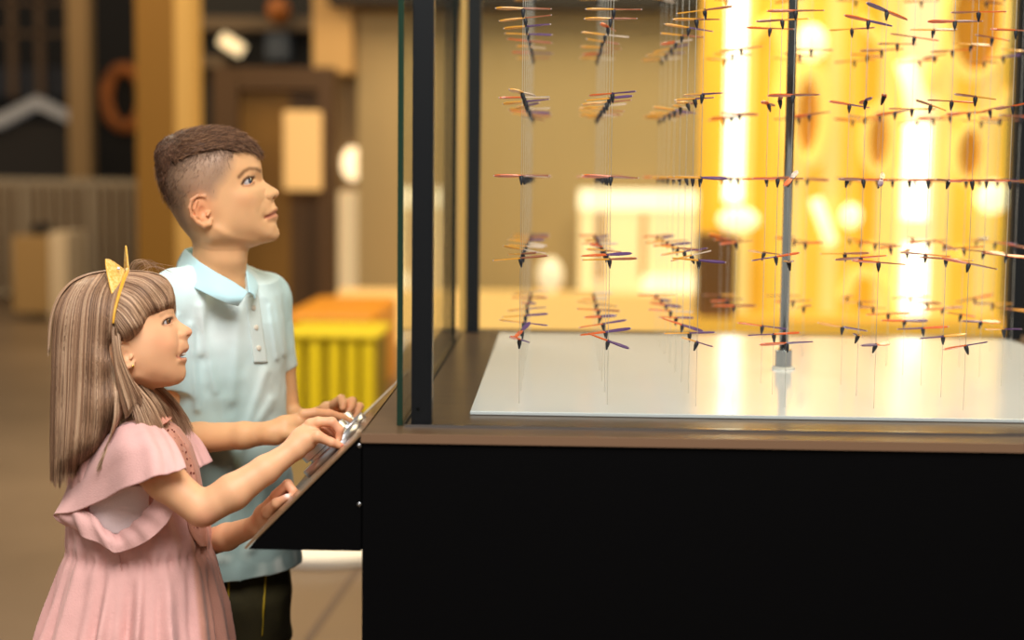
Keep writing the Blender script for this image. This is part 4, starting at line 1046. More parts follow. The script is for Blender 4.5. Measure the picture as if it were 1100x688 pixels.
# ------------------------------------------------------------------ the girl
M_sking = mat('fair_skin', (232, 180, 144), 0.5, spec=0.35, sss=0.12, attr=True)
GF = Frame(125, 350, 2.36)
g_cont = [(188, 336), (186.5, 326), (183, 313), (174, 303), (160, 297.5), (140, 295.5), (118, 297), (98, 302), (82, 311), (70, 324), (64, 340), (63, 356), (67, 372), (76, 388), (88, 400), (102, 410), (120, 418), (145, 419), (162, 418), (174, 417), (184, 415.8), (193, 413.2), (198, 409.4), (200.3, 405), (200.9, 400), (200.3, 396), (199.9, 392.6), (201.2, 389.4), (201.9, 386.6), (201.0, 384.6), (199.8, 383.4), (199.6, 380.8), (202.4, 377.6), (203.8, 375.6), (204.2, 372.5), (203, 369), (202.3, 365.6), (203.6, 363.4), (206.2, 360.6), (207.8, 357), (206.6, 353.9), (203, 351.2), (199, 349.0), (195, 346.5), (192.2, 344), (190.0, 341)]
g_in = [(120, 330, 45), (120, 355, 48), (95, 345, 43), (90, 365, 38), (80, 350, 33), (100, 320, 35), (140, 320, 40), (160, 315, 29), (150, 335, 41), (170, 325, 25), (166, 337, 32), (120, 380, 43), (100, 385, 34), (145, 360, 44), (158, 350, 39), (168, 347, 32.5), (176, 338, 24), (182, 337, 17), (186, 340, 12), (187, 346, 11), (192, 349.5, 7.2), (196, 353, 7.8), (203, 356.5, 6), (197.5, 360, 10.5), (194, 361.5, 12.5), (190, 356, 15), (184, 354, 22.5), (176, 357, 31), (165, 362, 39), (186, 366, 24.5), (178, 370, 32.5), (194, 368, 15.5), (199, 370, 10.5), (194, 375.5, 17), (187, 376, 24.5), (193.5, 383.5, 16.5), (200, 375, 9), (199, 387, 8.5), (194, 389.5, 15.5), (187, 389, 23), (196.5, 396, 10), (197, 403, 8.5), (190, 404, 16), (180, 404, 24), (188, 412, 10), (172, 411, 20), (172, 390, 34), (155, 385, 42), (155, 402, 35), (145, 398, 38), (140, 410, 29), (130, 395, 41), (115, 402, 36)]
def g_rel(x, y):
    r = -2.0*gauss(x, y, 180.5, 345.5, 5, 3.6, -0.15)+1.0*gauss(x, y, 180, 337.5, 6, 2.2, -0.1)
    r += 2.2*gauss(x, y, 183.5, 370, 5.5, 7.5)-0.9*gpath(x, y, [(192.6, 365), (191.8, 371), (190.9, 377), (190.4, 382)], 1.5)*1.1
    r += 1.5*gauss(x, y, 195.5, 360, 2.8, 2.8)-1.2*gpath(x, y, [(191.8, 355.5), (190.8, 360), (192.2, 363.8), (195.5, 365.6)], 1.0)
    r += 0.9*gpath(x, y, [(194, 378.6), (202, 375)], 1.5)+1.2*gpath(x, y, [(194, 387), (200.5, 386.8)], 1.6)-1.2*gpath(x, y, [(194, 392.6), (199, 393)], 1.8)
    r += -1.6*gauss(x, y, 191.3, 383.6, 2.0, 2.4)+0.8*gpath(x, y, [(174, 345), (178, 341.2), (184.5, 341)], 1.1)+0.8*gpath(x, y, [(174.5, 350.5), (180, 351), (185.5, 348.6)], 1.1)
    r += 1.4*gpath(x, y, [(148, 404), (165, 412), (185, 413)], 3)
    return r
GH = Silh(GF, g_cont, g_in, g_rel)
gp = [silp(GH)]
for sg in (-1, 1): gp += build_ear(GF, GH, sg, 133, 380, 0.86)
EG = (175.9, 346.2, 17.5, 6.8)
for sg in (-1, 1):
    gp.append(ell(GF.P(EG[0], EG[1], sg*EG[2]), np.eye(3), np.ones(3)*(EG[3]+1.1)*GF.s, .004))
    gp.append(eye_cut(GF, (180.2, 345.8, 22), 4.8, 2.5, -0.40, (EG[0], EG[1], EG[2], EG[3]+3.0), sg))
    gp.append(ell(GF.P(202.0, 361.6, sg*4.4), np.stack([GF.a, GF.b, GF.c]), np.array([2.4, 1.4, 1.7])*GF.s, 0.0012, 'sub'))
ax_ = np.stack([GF.a, GF.b, GF.c])
# open smiling mouth
_t = -0.14; _A = np.stack([GF.a*math.cos(_t)+GF.b*math.sin(_t), -GF.a*math.sin(_t)+GF.b*math.cos(_t), GF.c])
mo = ell(GF.P(198.8, 382.2, 0), _A, np.array([6.6, 2.5, 26])*GF.s, 0.001, 'sub'); gp.append(mo)
gp += chain(bodyF([(140, 395, 2.37), (140, 425, 2.375), (138, 462, 2.385)]), [.037, .033, .042], .012)
GYc = 2.375
def gz(y): return at(150, y, GYc)[2]
gx0 = at(150, 500, GYc)[0]
def GR(y, xl, xr, lat, dy=0.0):
    A = at(xl, y, GYc); B = at(xr, y, GYc); return (A[2]*.5+B[2]*.5, (A[0]+B[0])/2, GYc+dy, (B[0]-A[0])/2, lat)
gp.append(loft([GR(462, 108, 176, .085), GR(490, 92, 196, .098), GR(540, 88, 208, .090), GR(590, 90, 210, .088), GR(660, 80, 214, .10), GR(720, 85, 210, .09)], 0, .02))
gsn, gsf = at(145, 486, 2.280), at(158, 482, 2.47)
gp += [caps(at(138, 468, 2.385), gsn, .04, .034, .02), caps(at(138, 468, 2.385), gsf, .04, .034, .02)]
gp += chain([gsn, at(178, 517, 2.25), at(215, 547, 2.245)], [.032, .0295, .0262], .010)
gp += chain([at(219, 547, 2.245), at(250, 529, 2.252), at(285, 505, 2.272), at(317, 482.5, 2.296)], [.0265, .0272, .0215, .0160], .008)
# right hand on the control wheel
gp += chain(bodyF([(316, 482, 2.296), (324, 472, 2.306), (334, 459, 2.318)]), [.0158, .0165, .0125], .010)
gp += chain(bodyF([(320, 480, 2.297), (330, 473, 2.302), (338, 467, 2.308)]), [.0145, .0135, .0105], .010)
gp += chain(bodyF([(334, 456, 2.312), (342, 453.5, 2.31), (356.5, 453.6, 2.31), (364.5, 462, 2.312), (364, 471, 2.312)]), [.0098, .0080, .0076, .0070, .0056], .003)
gp += chain(bodyF([(334, 458, 2.34), (352, 455.5, 2.335), (361, 463, 2.336), (361.5, 471, 2.332)]), [.009, .0074, .0066, .0054], .003)
gp += chain(bodyF([(332, 461, 2.352), (346, 460, 2.370), (354, 467, 2.374), (355, 474, 2.368)]), [.0085, .007, .0064, .0052], .003)
gp += chain(bodyF([(330, 465, 2.36), (341, 465, 2.378), (348, 472, 2.38), (348, 478, 2.374)]), [.0078, .0062, .0056, .0048], .003)
gp += chain(bodyF([(337, 462, 2.322), (347, 463.5, 2.330), (354, 468.0, 2.333)]), [.0075, .0062, .0052], .003)
gp += chain(bodyF([(326, 473, 2.300), (341, 469, 2.294), (356, 475.5, 2.299), (369, 481, 2.308)]), [.0125, .0088, .0067, .0052], .004)
# left arm behind, gripping the console edge
gp += chain([gsf, at(196, 545, 2.49), at(214, 586, 2.46)], [.034, .028, .0235], .012)
gp += chain([at(214, 586, 2.46), at(244, 577, 2.41), at(276, 564.5, 2.352)], [.0235, .0215, .0150], .008)
gp += chain(bodyF([(275, 565, 2.352), (284, 553, 2.334), (295, 538, 2.318)]), [.0150, .0152, .0115], .008)
gp += chain(bodyF([(279, 566, 2.345), (290, 553, 2.325), (299, 546, 2.31)]), [.0125, .0125, .0095], .008)
gp += chain(bodyF([(296, 533, 2.312), (309, 520.5, 2.302), (314.8, 528, 2.297), (314.5, 534.5, 2.294)]), [.0088, .0077, .0068, .0055], .0026)
gp += chain(bodyF([(297, 536, 2.328), (312, 525, 2.322), (318.8, 532, 2.318), (317.5, 538.5, 2.315)]), [.0085, .0073, .0065, .0053], .0026)
gp += chain(bodyF([(297, 541, 2.34), (311, 532, 2.338), (317.5, 539, 2.335), (314.5, 545, 2.332)]), [.0080, .0070, .0062, .0052], .0026)
gp += chain(bodyF([(295, 547, 2.35), (306, 540, 2.352), (312.5, 546, 2.35), (309, 551, 2.346)]), [.0072, .006, .0055, .0046], .0026)
gp += chain(bodyF([(288, 551, 2.312), (297, 541, 2.292), (308.8, 534.5, 2.285)]), [.0105, .0078, .0058], .004)
# legs
ghn, ghf = at(140, 700, 2.33), at(150, 700, 2.45)
gkn, gkf = np.array([ghn[0]+.01, 2.33, .33]), np.array([ghf[0]+.01, 2.45, .33])
gan, gaf = np.array([ghn[0]-.02, 2.33, .07]), np.array([ghf[0], 2.45, .07])
gp += chain([ghn, gkn, gan], [.058, .040, .026], .02)+chain([ghf, gkf, gaf], [.058, .040, .026], .02)
gp += [caps(gan, gan+np.array([.1, 0, -.042]), .025, .02, .01), caps(gaf, gaf+np.array([.1, 0, -.042]), .025, .02, .01)]
V, F = sdf_mesh(gp, 0.0018)
px, py = px_of(V); u, v, w = GF.loc(V)
col = np.tile([229.0, 174, 132], (len(V), 1)); nz = hashn(V, 60); col *= (0.975+0.05*nz)[:, None]
hm = ((py < 425) & (px < 230)).astype(float); gr = hashn(V, 900, 3)
moi = hm*(np.abs(w) < 17)*(mo[2](V) < 0.0006)
col = blend(col, (206, 128, 110), hm*(np.abs(w) < 16)*0.6*np.clip(gpath(u, v, [(193.5, 380.8), (198, 377.6), (204, 375.4)], 1.1)+gpath(u, v, [(194, 385.4), (198, 386.4), (202, 386.4)], 1.4), 0, 1))
col = blend(col, (100, 36, 34), moi.astype(float)*0.95)
col = blend(col, (150, 76, 60), hm*(np.abs(w) < 22)*0.7*gpath(u, v, [(189.6, 382.6), (191.2, 384.2), (194, 385.0)], 0.8))
col = blend(col, (120, 84, 58), hm*0.22*np.clip(1.1*gpath(u, v, [(172, 339.5), (178, 335.8), (185, 336.6)], 1.3), 0, 1))
col = blend(col, (56, 34, 24), hm*0.9*gpath(u, v, [(174.6, 348.4), (176.2, 345.4), (179.5, 342.8), (184.6, 341.6)], 1.0))
col = blend(col, (160, 100, 78), hm*0.5*gpath(u, v, [(176, 350), (180.5, 349.3), (184.8, 346)], 0.8))
col = blend(col, (222, 138, 106), hm*0.32*gauss(u, v, 177, 368, 9, 7))
col = blend(col, (226, 140, 112), hm*0.35*gauss(u, v, 205, 357, 3, 4))
col = blend(col, (228, 150, 124), 0.45*np.clip(gauss(px, py, 360, 462, 9, 10)+gauss(px, py, 308, 530, 9, 9)+gauss(px, py, 222, 560, 10, 8), 0, 1)*(1-hm))
col = blend(col, (206, 62, 66), (1-hm)*np.clip(1.3*gauss(px, py, 368.3, 480.0, 1.3, 1.3), 0, 1)*(V[:, 1] < 2.31))
col = blend(col, (246, 222, 214), (1-hm)*np.clip(1.3*gauss(px, py, 308.6, 532.6, 2.4, 2.0), 0, 1)*(V[:, 1] < 2.288))
girl = empty('person', (gx0, GYc, 0.0))
tag(girl, 'smaller girl in a pink dress with yellow cat-ear headband, smiling, hands on console', 'person')
mesh_np('body', V, F, M_sking, girl, colors=col)
for sg in (-1, 1):
    g_ = GF.a*0.86-GF.b*0.16+GF.c*(-0.45 if sg < 0 else 0.05)
    eyeball('eye', GF.P(EG[0], EG[1], sg*EG[2]), EG[3]*GF.s, g_, (112, 72, 36), girl)
M_teeth = mat('teeth', (240, 234, 224), 0.2, coat=0.3)
V, F = sdf_mesh([ell(GF.P(190.4, 381.7, 0), _A, np.array([10.3, 3.0, 12.8])*GF.s, .001)], .0012)
mesh_np('teeth', V, F, M_teeth, girl)
M_goldj = mat('gold_stud', (230, 180, 90), 0.2, metal=1.0)
V, F = sdf_mesh([ell(GF.P(142.3, 392.6, -(float(GH.h(np.array([141.6]), np.array([380.]))[0])+2.4)), ax_, np.array([1.5, 1.5, 1.2])*GF.s, .001)], .0005)
mesh_np('ear_stud', V, F, M_goldj, girl)

# long hair
M_hairg = mat('light_brown_hair', (150, 112, 84), 0.42, spec=0.45, attr=True)
hg_cont = [(186.6, 330), (188, 319), (185.5, 308), (180, 301), (172, 296.3), (158, 292.6), (138.5, 292), (114.7, 292), (95, 296.5), (79, 304.5), (66, 320), (58.5, 336), (55.5, 374), (55.5, 419), (55, 470), (54.5, 508), (68, 510), (82, 502), (96, 495), (108, 484), (119, 468), (128, 452), (134, 436), (136, 420), (132, 406), (127, 392), (123.5, 378), (131, 374.5), (142, 372), (150, 362), (157, 352), (165, 344.5), (176, 338)]
hg_in = [(120, 330, 50), (95, 345, 48), (75, 345, 37), (120, 355, 52.5), (140, 320, 44), (160, 315, 33), (170, 322, 28), (150, 340, 46), (165, 333, 35.5), (150, 353, 47.5), (135, 365, 50), (75, 400, 42), (95, 400, 52), (115, 410, 51), (75, 450, 47), (100, 450, 56), (70, 490, 42), (90, 480, 52), (118, 445, 55), (115, 385, 52), (128, 420, 50), (178, 316, 20), (180, 326, 22), (100, 310, 33), (120, 304, 27), (140, 302, 26), (80, 320, 28), (105, 472, 50), (65, 370, 25), (64, 430, 28), (62, 480, 25)]
HG = Silh(GF, hg_cont, hg_in)
lo_, hi_ = HG.bbox()
def hgp(P, d):
    u_, v_, w_ = GF.loc(P); return d+0.0032+0.0008*np.sin(u_*1.15+1.5*np.sin(v_*.02)+w_*.5)+0.02*np.clip((v_-478)/30, 0, 1)
V, F = sdf_mesh([(lo_, hi_, lambda P: HG.sd(P), 'add', .001, True)], 0.0028, hgp)
hg_o = mesh_np('long_hair', V, F, M_hairg, girl, colors=np.tile([112.0, 80, 58], (len(V), 1))*(0.8+0.3*hashn(V, 200, 2))[:, None]); hg_o['label'] = 'long straight light brown hair with a fringe'
def guide_family(guides, ts, n, N, rs, jit=1.6, side=None, offr=(0.6, 5.0), wfn=None, wave=0.0, clumps=46, pull=.62, lenv=.07):
    """2D guide lines (frame pixels) sorted by a parameter; strands run between them and gather into locks at the tips"""
    G = np.stack([crom([(a, b, (c[0] if c else 0)) for a, b, *c in g], 40) for g in guides]); ts = np.array(ts, float)
    t = rs.rand(N); tt = np.linspace(0, 1, n)[None]; cc = (np.arange(clumps)+.5+rs.uniform(-.35, .35, clumps))/clumps
    ci = np.clip((t*clumps).astype(int), 0, clumps-1); tc = cc[ci]; cj = rs.normal(0, 1, (clumps, 2)); cle = rs.normal(0, lenv, clumps)
    T = np.clip(tc[:, None]+(t-tc)[:, None]*(1-pull*tt**1.3), 0, 1)
    L = np.clip(tt*(1+cle[ci][:, None]+rs.normal(0, lenv*.45, (N, 1))), 0, 1.0)*39
    k = np.clip(np.searchsorted(ts, T.ravel()).reshape(T.shape)-1, 0, len(ts)-2); f = ((T-ts[k])/(ts[k+1]-ts[k]))[..., None]
    l = np.clip(L.astype(int), 0, 38); g = (L-l)[..., None]
    S_ = lambda a: G[a, l]*(1-g)+G[a, l+1]*g
    p = S_(k)*(1-f)+S_(k+1)*f
    global CI; CI = (ci, clumps)
    over = np.maximum(tt*(1+cle[ci][:, None])-1, 0)*60
    cl = rs.normal(0, jit*.6, (N, 1)); clv = rs.normal(0, jit, (N, 1))
    uu = p[..., 0]+cl*(0.3+0.7*tt)+cj[ci][:, :1]*jit*.8*tt**2+wave*np.sin(tt*5+rs.rand(N, 1)*6.28)*tt; vv = p[..., 1]+clv*tt*1.2+over
    sg = np.where(rs.rand(N) < 0.66, -1.0, 1.0) if side is None else np.full(N, float(side))
    off = rs.uniform(*offr, (N, 1))
    if wfn is None: ww = sg[:, None]*(HG.h(uu.ravel(), np.minimum(vv, 500).ravel()).reshape(uu.shape)+off)
    elif wfn == 2: ww = -(HG.h(uu.ravel(), np.minimum(vv, 500).ravel()).reshape(uu.shape)+off+2.5+56*np.clip((vv-425)/55, 0, 1))
    else: ww = p[..., 2]+rs.normal(0, jit*1.1, (N, 1))*(0.3+0.7*tt)
    return GF.Pn(uu.ravel(), vv.ravel(), ww.ravel()).reshape(N, n, 3)
rg = np.random.RandomState(9)
def hcol(N, bright=0.0):
    pal = np.array([[96, 68, 50], [128, 95, 72], [156, 121, 93], [182, 147, 117], [204, 171, 140]], float)
    pr = np.array([.12, .26, .3, .22, .10]); pr = pr*np.array([1-bright, 1-bright*.6, 1, 1+bright, 1+2.5*bright]); pr /= pr.sum()
    ci, m_ = CI; b = pal[rg.choice(5, m_, p=pr)][ci]; c = pal[rg.choice(5, N, p=pr)]
    return (b*.8+c*.2)*rg.uniform(.9, 1.1, (N, 1))
back = [[(76, 306), (64, 325), (58, 352), (57, 400), (56, 450), (56, 512)],
        [(90, 299), (76, 325), (70, 360), (68, 410), (66, 460), (64, 516)],
        [(104, 294.5), (90, 320), (85, 360), (83, 410), (80, 460), (76, 508)],
        [(118, 292.8), (104, 318), (100, 360), (98, 410), (96, 455), (90, 504)],
        [(130, 292.6), (117, 318), (113, 360), (112, 405), (112, 450), (103, 497)],
        [(134.5, 294), (124, 320), (119.5, 350), (121, 385), (127, 425), (112, 488)]]
PA = guide_family(back, [0, .2, .4, .6, .8, 1], 26, 4600, rg, 1.3, clumps=70)
strands('back_strands', PA, rg.uniform(.0003, .0006, len(PA)), hcol(len(PA)), M_hairg, hg_o)
fr_ = [[(138, 292.2), (158, 292.8), (175, 299), (185.5, 312), (187.6, 337)],
       [(137.5, 294.5), (155, 297), (170, 306), (181.5, 322), (181.5, 345.5)],
       [(135.5, 300), (151, 304), (164, 315), (173.5, 331), (172.5, 356)],
       [(132.5, 308), (146, 314), (157, 326), (164, 342), (163, 368)],
       [(129.5, 318), (140, 325), (149, 337), (155, 350), (154, 377)],
       [(126, 332), (133, 338), (141, 349), (146, 361), (141, 378)],
       [(123.5, 345), (126, 352), (131, 360), (132, 367), (127, 375)]]
PB = guide_family(fr_, [0, .17, .34, .5, .67, .84, 1], 22, 2600, rg, 1.2, offr=(.5, 4.0), clumps=44, pull=.6, lenv=.075)
strands('fringe', PB, rg.uniform(.0003, .00055, len(PB)), hcol(len(PB), .45), M_hairg, hg_o)
def lock(name, gs, N, jit, bright, n=24, r=(.0003, .0006), wave=0.6, wf=1):
    P_ = guide_family(gs, list(np.linspace(0, 1, len(gs))), n, N, rg, jit, side=-1, wfn=wf, wave=wave, clumps=max(3, N//26), pull=.5)
    strands(name, P_, rg.uniform(*r, N), hcol(N, bright), M_hairg, hg_o)
lock('front_lock', [[(124, 352, -53), (125, 380, -54), (137, 410, -54), (146, 432, -60), (135, 452, -72), (113, 478, -76)],
                    [(125, 352, -53), (128, 382, -54), (146, 410, -52), (155, 430, -58), (144, 450, -70), (122, 472, -76)]], 120, 1.0, .9, wf=2)
lock('front_lock', [[(122, 360, -52), (122, 395, -54), (124, 430, -60), (120, 465, -72), (104, 500, -76)],
                    [(124, 360, -52), (128, 395, -54), (134, 430, -62), (130, 460, -72), (112, 494, -78)]], 420, 1.6, .3, wf=2)
lock('chest_lock', [[(126, 385, -46), (134, 410, -46), (141, 432, -50), (146, 450, -56), (148, 470, -62)],
                    [(130, 392, -44), (143, 415, -46), (153, 436, -50), (160, 454, -52), (168, 474, -50)],
                    [(134, 398, -34), (149, 416, -38), (162, 432, -40), (171, 452, -40), (181, 480, -32)]], 1000, 1.8, .5)
lock('chest_lock', [[(138, 400, -20), (154, 418, -22), (164, 432, -20), (170, 446, -14), (174, 456, -6)],
                    [(146, 404, 0), (162, 418, 2), (172, 430, 6), (179, 440, 10), (184, 448, 12)]], 320, 1.8, .4)
lock('far_side_lock', [[(150, 404, 30), (170, 414, 34), (190, 434, 38), (202, 452, 40), (209, 468, 40)],
                       [(140, 404, 34), (162, 420, 40), (180, 438, 44), (190, 454, 44), (196, 470, 40)]], 420, 2.4, .6)
P_ = guide_family([[(120, 349, -55), (121, 372, -60), (124, 398, -60), (128, 420, -60), (134, 444, -62)], [(122.5, 348, -54), (124, 366, -60), (127, 384, -61), (134, 404, -58), (144, 430, -56)], [(124.5, 350, -53), (128.5, 362, -58), (130, 378, -60), (137, 398, -57), (152, 426, -52)]], [0, .5, 1], 22, 420, rg, .8, side=-1, wfn=1, clumps=14, pull=.4)
strands('over_ear_lock', P_, rg.uniform(.0005, .0009, 420), hcol(420, .3), M_hairg, hg_o)
lock('crown_hair', [[(136, 291.5, -14), (118, 291.2, -13), (96, 295.5, -12), (78, 304, -11), (64, 321, -10), (56, 345, -9), (53.5, 375, -10)],
                    [(136, 290.8, 0), (118, 290.4, 0), (95, 294.6, 0), (77, 303, 0), (62.5, 320, 0), (54.5, 345, 0), (52.5, 375, 0)],
                    [(136, 291.5, 14), (118, 291.2, 13), (96, 295.5, 12), (78, 304, 11), (64, 321, 10), (56, 345, 9), (53.5, 375, 10)]], 700, .5, .3, wave=.1)
lock('crown_hair', [[(138, 291, -7), (156, 291.6, -7), (172, 295.5, -7), (182, 304, -7), (187.5, 320, -7)], [(138, 291, 7), (156, 291.6, 7), (172, 295.5, 7), (182, 304, 7), (187.5, 320, 7)]], 420, .5, .5, wave=.1)
# flyaway hairs on the crown
lock('flyaway_hair', [[(138, 292, 0), (142, 282, -4), (152, 279, -6), (156, 288, -4), (150, 292, 0)],
                      [(150, 292, 5), (166, 286, 0), (184, 290, -4), (192, 292, -6)]], 26, 2.6, .3, r=(.00018, .0003), wave=2.0)
# neck shadow filler is the hair mass itself; headband
M_yb = mat('mustard_satin', (226, 166, 34), 0.45, sheen=0.3, noise=0.2, nscale=60)
M_gl = mat('yellow_glitter_fabric', (232, 170, 50), 0.3, noise=0.45, nscale=260, bump=0.6, bscale=500, rgb2=(250, 214, 140))
hbnd = empty('headband', GF.P(130, 320, 0))
pts = []
for a, b in ((121.5, 348), (123, 336), (126.5, 322), (130, 310), (133.5, 300), (136, 294), (137, 291)):
    pts.append((a, b, -(float(HG.h(np.array([a]), np.array([b]))[0])+2.6)))
pts[-1] = (137, 290, 0)
full = pts+[(a, b, -c) for a, b, c in pts[-2::-1]]
wp = crom([GF.P(*q) for q in full], 60); tt = np.linspace(0, 1, 60)
bw = MB().tube(wp, list(.0022+.0016*np.sin(math.pi*tt)), 8).build('band', M_yb, smooth=True); keep(bw, hbnd)
def cat_ear(base0, base1, tip, bulge):
    c0, c1, t_ = GF.P(*base0), GF.P(*base1), GF.P(*tip)
    N_ = 12; n_ = np.cross(c1-c0, t_-c0); n_ /= np.linalg.norm(n_); G = []
    for j in range(N_):
        q = j/(N_-1); wd = (1-q)**0.72; ctr = (c0+c1)/2*(1-q)+t_*q
        row = [ctr+(c1-c0)*.5*s_*wd+n_*bulge*(1-s_*s_)*wd for s_ in np.linspace(-1, 1, 9)]; G.append(row)
    G = np.array(G); idx = np.arange(N_*9).reshape(N_, 9); F_ = np.stack([idx[:-1, :-1], idx[1:, :-1], idx[1:, 1:], idx[:-1, 1:]], -1).reshape(-1, 4)
    o = mesh_np('cat_ear', G.reshape(-1, 3), F_, M_gl, hbnd); s_ = o.modifiers.new('t', 'SOLIDIFY'); s_.thickness = .003; s_.offset = 0
    rim = np.concatenate([G[:, 0], G[::-1, -1]]); keep(MB().tube(rim, .0011, 6).build('ear_rim', M_yb, smooth=True), hbnd)
    return o
hw = lambda a, b: float(HG.h(np.array([a]), np.array([b]))[0])
e1 = cat_ear((121, 320, -(hw(121, 320)+2)), (134.2, 291.5, -14), (113.8, 280.6, -34), .004)
e2 = cat_ear((137.5, 291.5, 12), (133, 300, 34), (135, 263, 22), .004)
M_pearl = mat('pale_pearl', (224, 226, 240), 0.15)
V, F = sdf_mesh([ell(GF.P(127.2, 289.8, -33), ax_, np.array([1.7, 1.7, 1.7])*GF.s, .001)], .0006); mesh_np('pearl', V, F, M_pearl, hbnd)
tag(hbnd, 'yellow glittery cat-ear headband worn on the girl\'s light brown hair', 'headband')

# dress
M_dress = mat('pink_linen', (226, 174, 168), 0.88, spec=0.15, bump=0.35, bscale=420, sheen=0.15, noise=0.06, nscale=40, attr=True)
M_hem = mat('pink_hem', (216, 160, 152), 0.9)
M_lace = mat('dusty_pink_lace', (196, 136, 116), 0.85, bump=0.5, bscale=300)
M_hole = mat('lace_eyelet', (120, 62, 50), 0.9)
M_under = mat('pale_undershirt', (238, 216, 216), 0.85, bump=0.2, bscale=300)
drs = [GR(452, 116, 170, .070), GR(462, 98, 188, .090), GR(480, 84, 201, .100), GR(505, 78, 210, .104), GR(540, 76, 217.5, .100), GR(570, 76, 223, .100), GR(590, 74, 226, .102), GR(612, 68, 230, .112), GR(650, 57, 236, .130), GR(690, 46, 242, .150), GR(735, 36, 247, .165)]
zw = gz(590)
def d_fold(P, th):
    t = np.clip((zw-P[:, 2])/.10, 0, 1); n1 = hashn(np.stack([np.cos(th)*4, np.sin(th)*4, P[:, 2]*2.5], 1), 1.3, 3)
    n2 = hashn(P*np.array([1, 1, .35]), 45, 6); r = t*(.0065*np.sin(th*15+4*n1)+.004*np.sin(th*31+P[:, 2]*6+3*n1)+.006*(n1-.5)+.005*(n2-.5))
    up = (1-t)*(.0016*np.sin(th*22+P[:, 2]*30)+.003*(n1-.5))
    g = np.exp(-((P[:, 2]-zw)/.012)**2)*(.003+.002*np.sin(th*40))
    return -r-up+g
dp = [loft(drs, 0, .01, fold=d_fold)]
dp += [caps(at(140, 466, 2.385), at(146, 478, 2.30), .036, .036, .02), caps(at(140, 466, 2.385), at(156, 478, 2.47), .036, .036, .02)]
dp.append(loft([(gz(760), gx0-.005, GYc, .12, .13), (gz(728), gx0-.005, GYc, .12, .13)], 0, .002, 'sub'))
V, F = sdf_mesh(dp, 0.0026)
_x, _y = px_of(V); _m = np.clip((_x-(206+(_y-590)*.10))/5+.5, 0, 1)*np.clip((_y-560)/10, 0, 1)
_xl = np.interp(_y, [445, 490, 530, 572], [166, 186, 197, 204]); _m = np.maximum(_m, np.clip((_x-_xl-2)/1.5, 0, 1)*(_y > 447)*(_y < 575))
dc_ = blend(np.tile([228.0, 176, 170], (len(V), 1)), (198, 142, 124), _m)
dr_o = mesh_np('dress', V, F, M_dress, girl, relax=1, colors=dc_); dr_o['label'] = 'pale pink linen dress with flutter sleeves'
def onD(x, y, off=.003, y0=2.15):
    for _ in range(14):
        q = march(dp, x, y, y0, 2.45, .002)
        if q: return (x, y, q-off)
        x -= .6
    return (x, y, 2.36)
dcol = lambda P: np.tile([228.0, 178, 172], (len(P), 1))
# lace front panel, a band down the chest
def edge_x(y): return np.interp(y, [445, 462, 480, 505, 540, 570], [178, 189, 202, 210.5, 217.8, 223.5])
rows_ = []
for yy in (450, 470, 490, 510, 530, 550, 572, 588):
    xr = edge_x(yy)-1.5; xl = np.interp(yy, [450, 490, 530, 572, 588], [166, 186, 197, 204, 215]); r_ = []
    for q in (0, .33, .66, .9):
        xx = xl+(xr-xl)*q; r_.append(onD(xx, yy, .0035))
    r_.append(onD(xr-.6, yy, .004)); r_.append(onD(xr-.2, yy, .003))
    rows_.append(r_)
lace = sheet('lace_panel', [[r_[k] for r_ in rows_] for k in range(6)], M_lace, dr_o, 50, 18, .0022); lace['label'] = 'dusty pink eyelet lace'
mb = MB(); rl_ = random.Random(3)
for i, yy in enumerate(np.arange(456, 570, 7.4)):
    xr = edge_x(yy)-1.5; xl = np.interp(yy, [450, 490, 530, 572], [166, 186, 197, 204])
    for q in (.12, .38, .64, .86):
        xx = xl+(xr-xl)*(q+(.12 if i % 2 else 0)); yq = yy+rl_.uniform(-1, 1); X = onD(min(xx, xr-1.5), yq, .0052); p_ = at(*X); n_ = np.array([.35+.6*q, -.9+.6*q, 0])
        mb.lathe([(.0021, 0), (.0017, .0007)], p_, n_, 9)
hl = mb.build('eyelets', M_hole); keep(hl, girl); hl.parent = lace; hl['kind'] = 'stuff'; hl.matrix_parent_inverse = Matrix.Identity(4)
fl1 = lambda n_, a_: (lambda I, J: a_*J*np.sin(I*n_+1.2*np.sin(I*7)))
# neck ruffle
sheet('neck_ruffle', [[(166, 452, 2.33), (173, 449, 2.35), (177, 446, 2.375), (178, 445, 2.40)], [(165, 458, 2.315), (174, 457, 2.335), (181, 453, 2.365), (183, 450, 2.41)]], M_lace, dr_o, 40, 8, .002, fold=fl1(40, .004))
# white undershirt seen through the side opening
u_rows = [[onD(x, y, .0075) for x in (96, 112, 128, 146, 160)] for y in (522, 535, 548, 562, 574)]
sheet('undershirt', u_rows, M_under, girl, 24, 20, .0015)
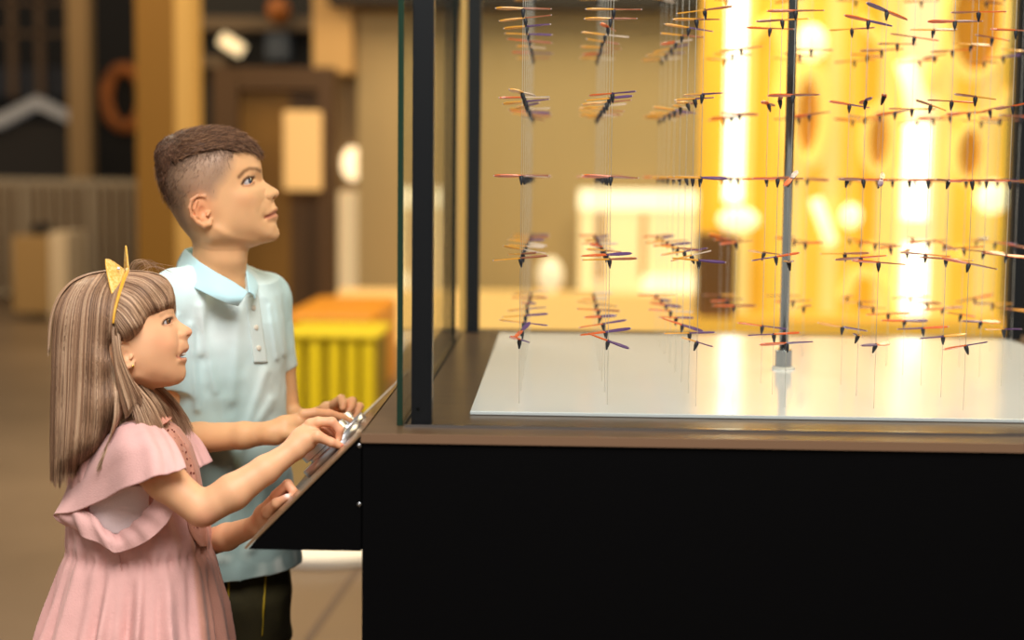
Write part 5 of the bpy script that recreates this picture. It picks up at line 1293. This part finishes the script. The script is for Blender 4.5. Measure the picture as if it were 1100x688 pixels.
# near flutter sleeve: shoulder seam, over the arm, to its loose hem
fold_s = lambda I, J: .004*J*np.sin(I*17+2*np.sin(I*6))+.002*np.sin(I*37+3*np.sin(I*5))*(.4+.6*J)
sheet('flutter_sleeve', [
    [(176, 462, 2.31), (166, 457, 2.30), (152, 454, 2.285), (138, 455, 2.28), (124, 462, 2.28), (106, 474, 2.298), (90, 490, 2.33), (80, 506, 2.36)],
    [(187, 476, 2.262), (176, 472, 2.245), (160, 470, 2.229), (142, 473, 2.226), (124, 482, 2.234), (104, 498, 2.258), (86, 514, 2.295), (73, 523, 2.335)],
    [(195, 493, 2.232), (184, 490, 2.214), (168, 490, 2.203), (148, 496, 2.207), (126, 505, 2.225), (104, 520, 2.25), (82, 534, 2.28), (66, 539, 2.315)],
    [(199.5, 505.5, 2.212), (187, 507, 2.196), (170, 512, 2.188), (150, 520, 2.195), (128, 528.5, 2.216), (104, 540, 2.243), (78, 550.5, 2.272), (57, 554.5, 2.30)]], M_dress, girl, 90, 22, .0022, fold=fold_s, colf=dcol)['label'] = 'pink flutter sleeve over the near shoulder'
mbs = MB()
hemc = crom(bodyF([(199.5, 505.5, 2.212), (187, 507, 2.196), (170, 512, 2.188), (150, 520, 2.195), (128, 528.5, 2.216), (104, 540, 2.243), (78, 550.5, 2.272), (57, 554.5, 2.30)]), 70)
# lower flounce under the arm
sheet('flounce', [
    [(57, 554.5, 2.30), (76, 551, 2.28), (92, 549, 2.268), (106, 560, 2.262), (121, 574, 2.262), (140, 565, 2.26), (156, 549, 2.255), (166, 536, 2.25)],
    [(62, 560, 2.297), (80, 561, 2.272), (97, 565, 2.256), (112, 577, 2.25), (127, 584, 2.248), (149, 573, 2.246), (168, 556, 2.243), (178, 541, 2.243)],
    [(72, 566, 2.298), (86, 573, 2.270), (102, 583, 2.254), (117, 590, 2.248), (128, 594, 2.246), (156, 583, 2.244), (177, 565, 2.243), (188, 548, 2.245)]], M_dress, girl, 70, 16, .0022, fold=lambda I, J: .0035*J*np.sin(I*23)+.0022*np.sin(I*47+2*np.sin(I*9))*(1-.5*J), colf=dcol)['label'] = 'gathered pink flounce below the side opening'
# far sleeve
sheet('flutter_sleeve', [
    [(176, 462, 2.47), (186, 458, 2.48), (198, 458, 2.495), (204, 462, 2.51)],
    [(192, 482, 2.45), (204, 478, 2.475), (214, 474, 2.495), (214, 476, 2.51)],
    [(206, 504, 2.43), (216, 502, 2.465), (226, 497, 2.495), (224, 494, 2.515)]], M_dress, girl, 40, 16, .0022, fold=fold_s, colf=dcol)['label'] = 'pink flutter sleeve over the far shoulder'
# side seam down the skirt
sm = [at(*onD(x, y, .0005)) for x, y in ((128, 596), (131, 615), (133, 640), (134, 665), (134, 687), (134, 700))]
keep(MB().tube(crom(sm, 30), .0011, 6).build('side_seam', M_hem, smooth=True), dr_o)
shoes(gan, girl, .88); shoes(gaf, girl, .88)
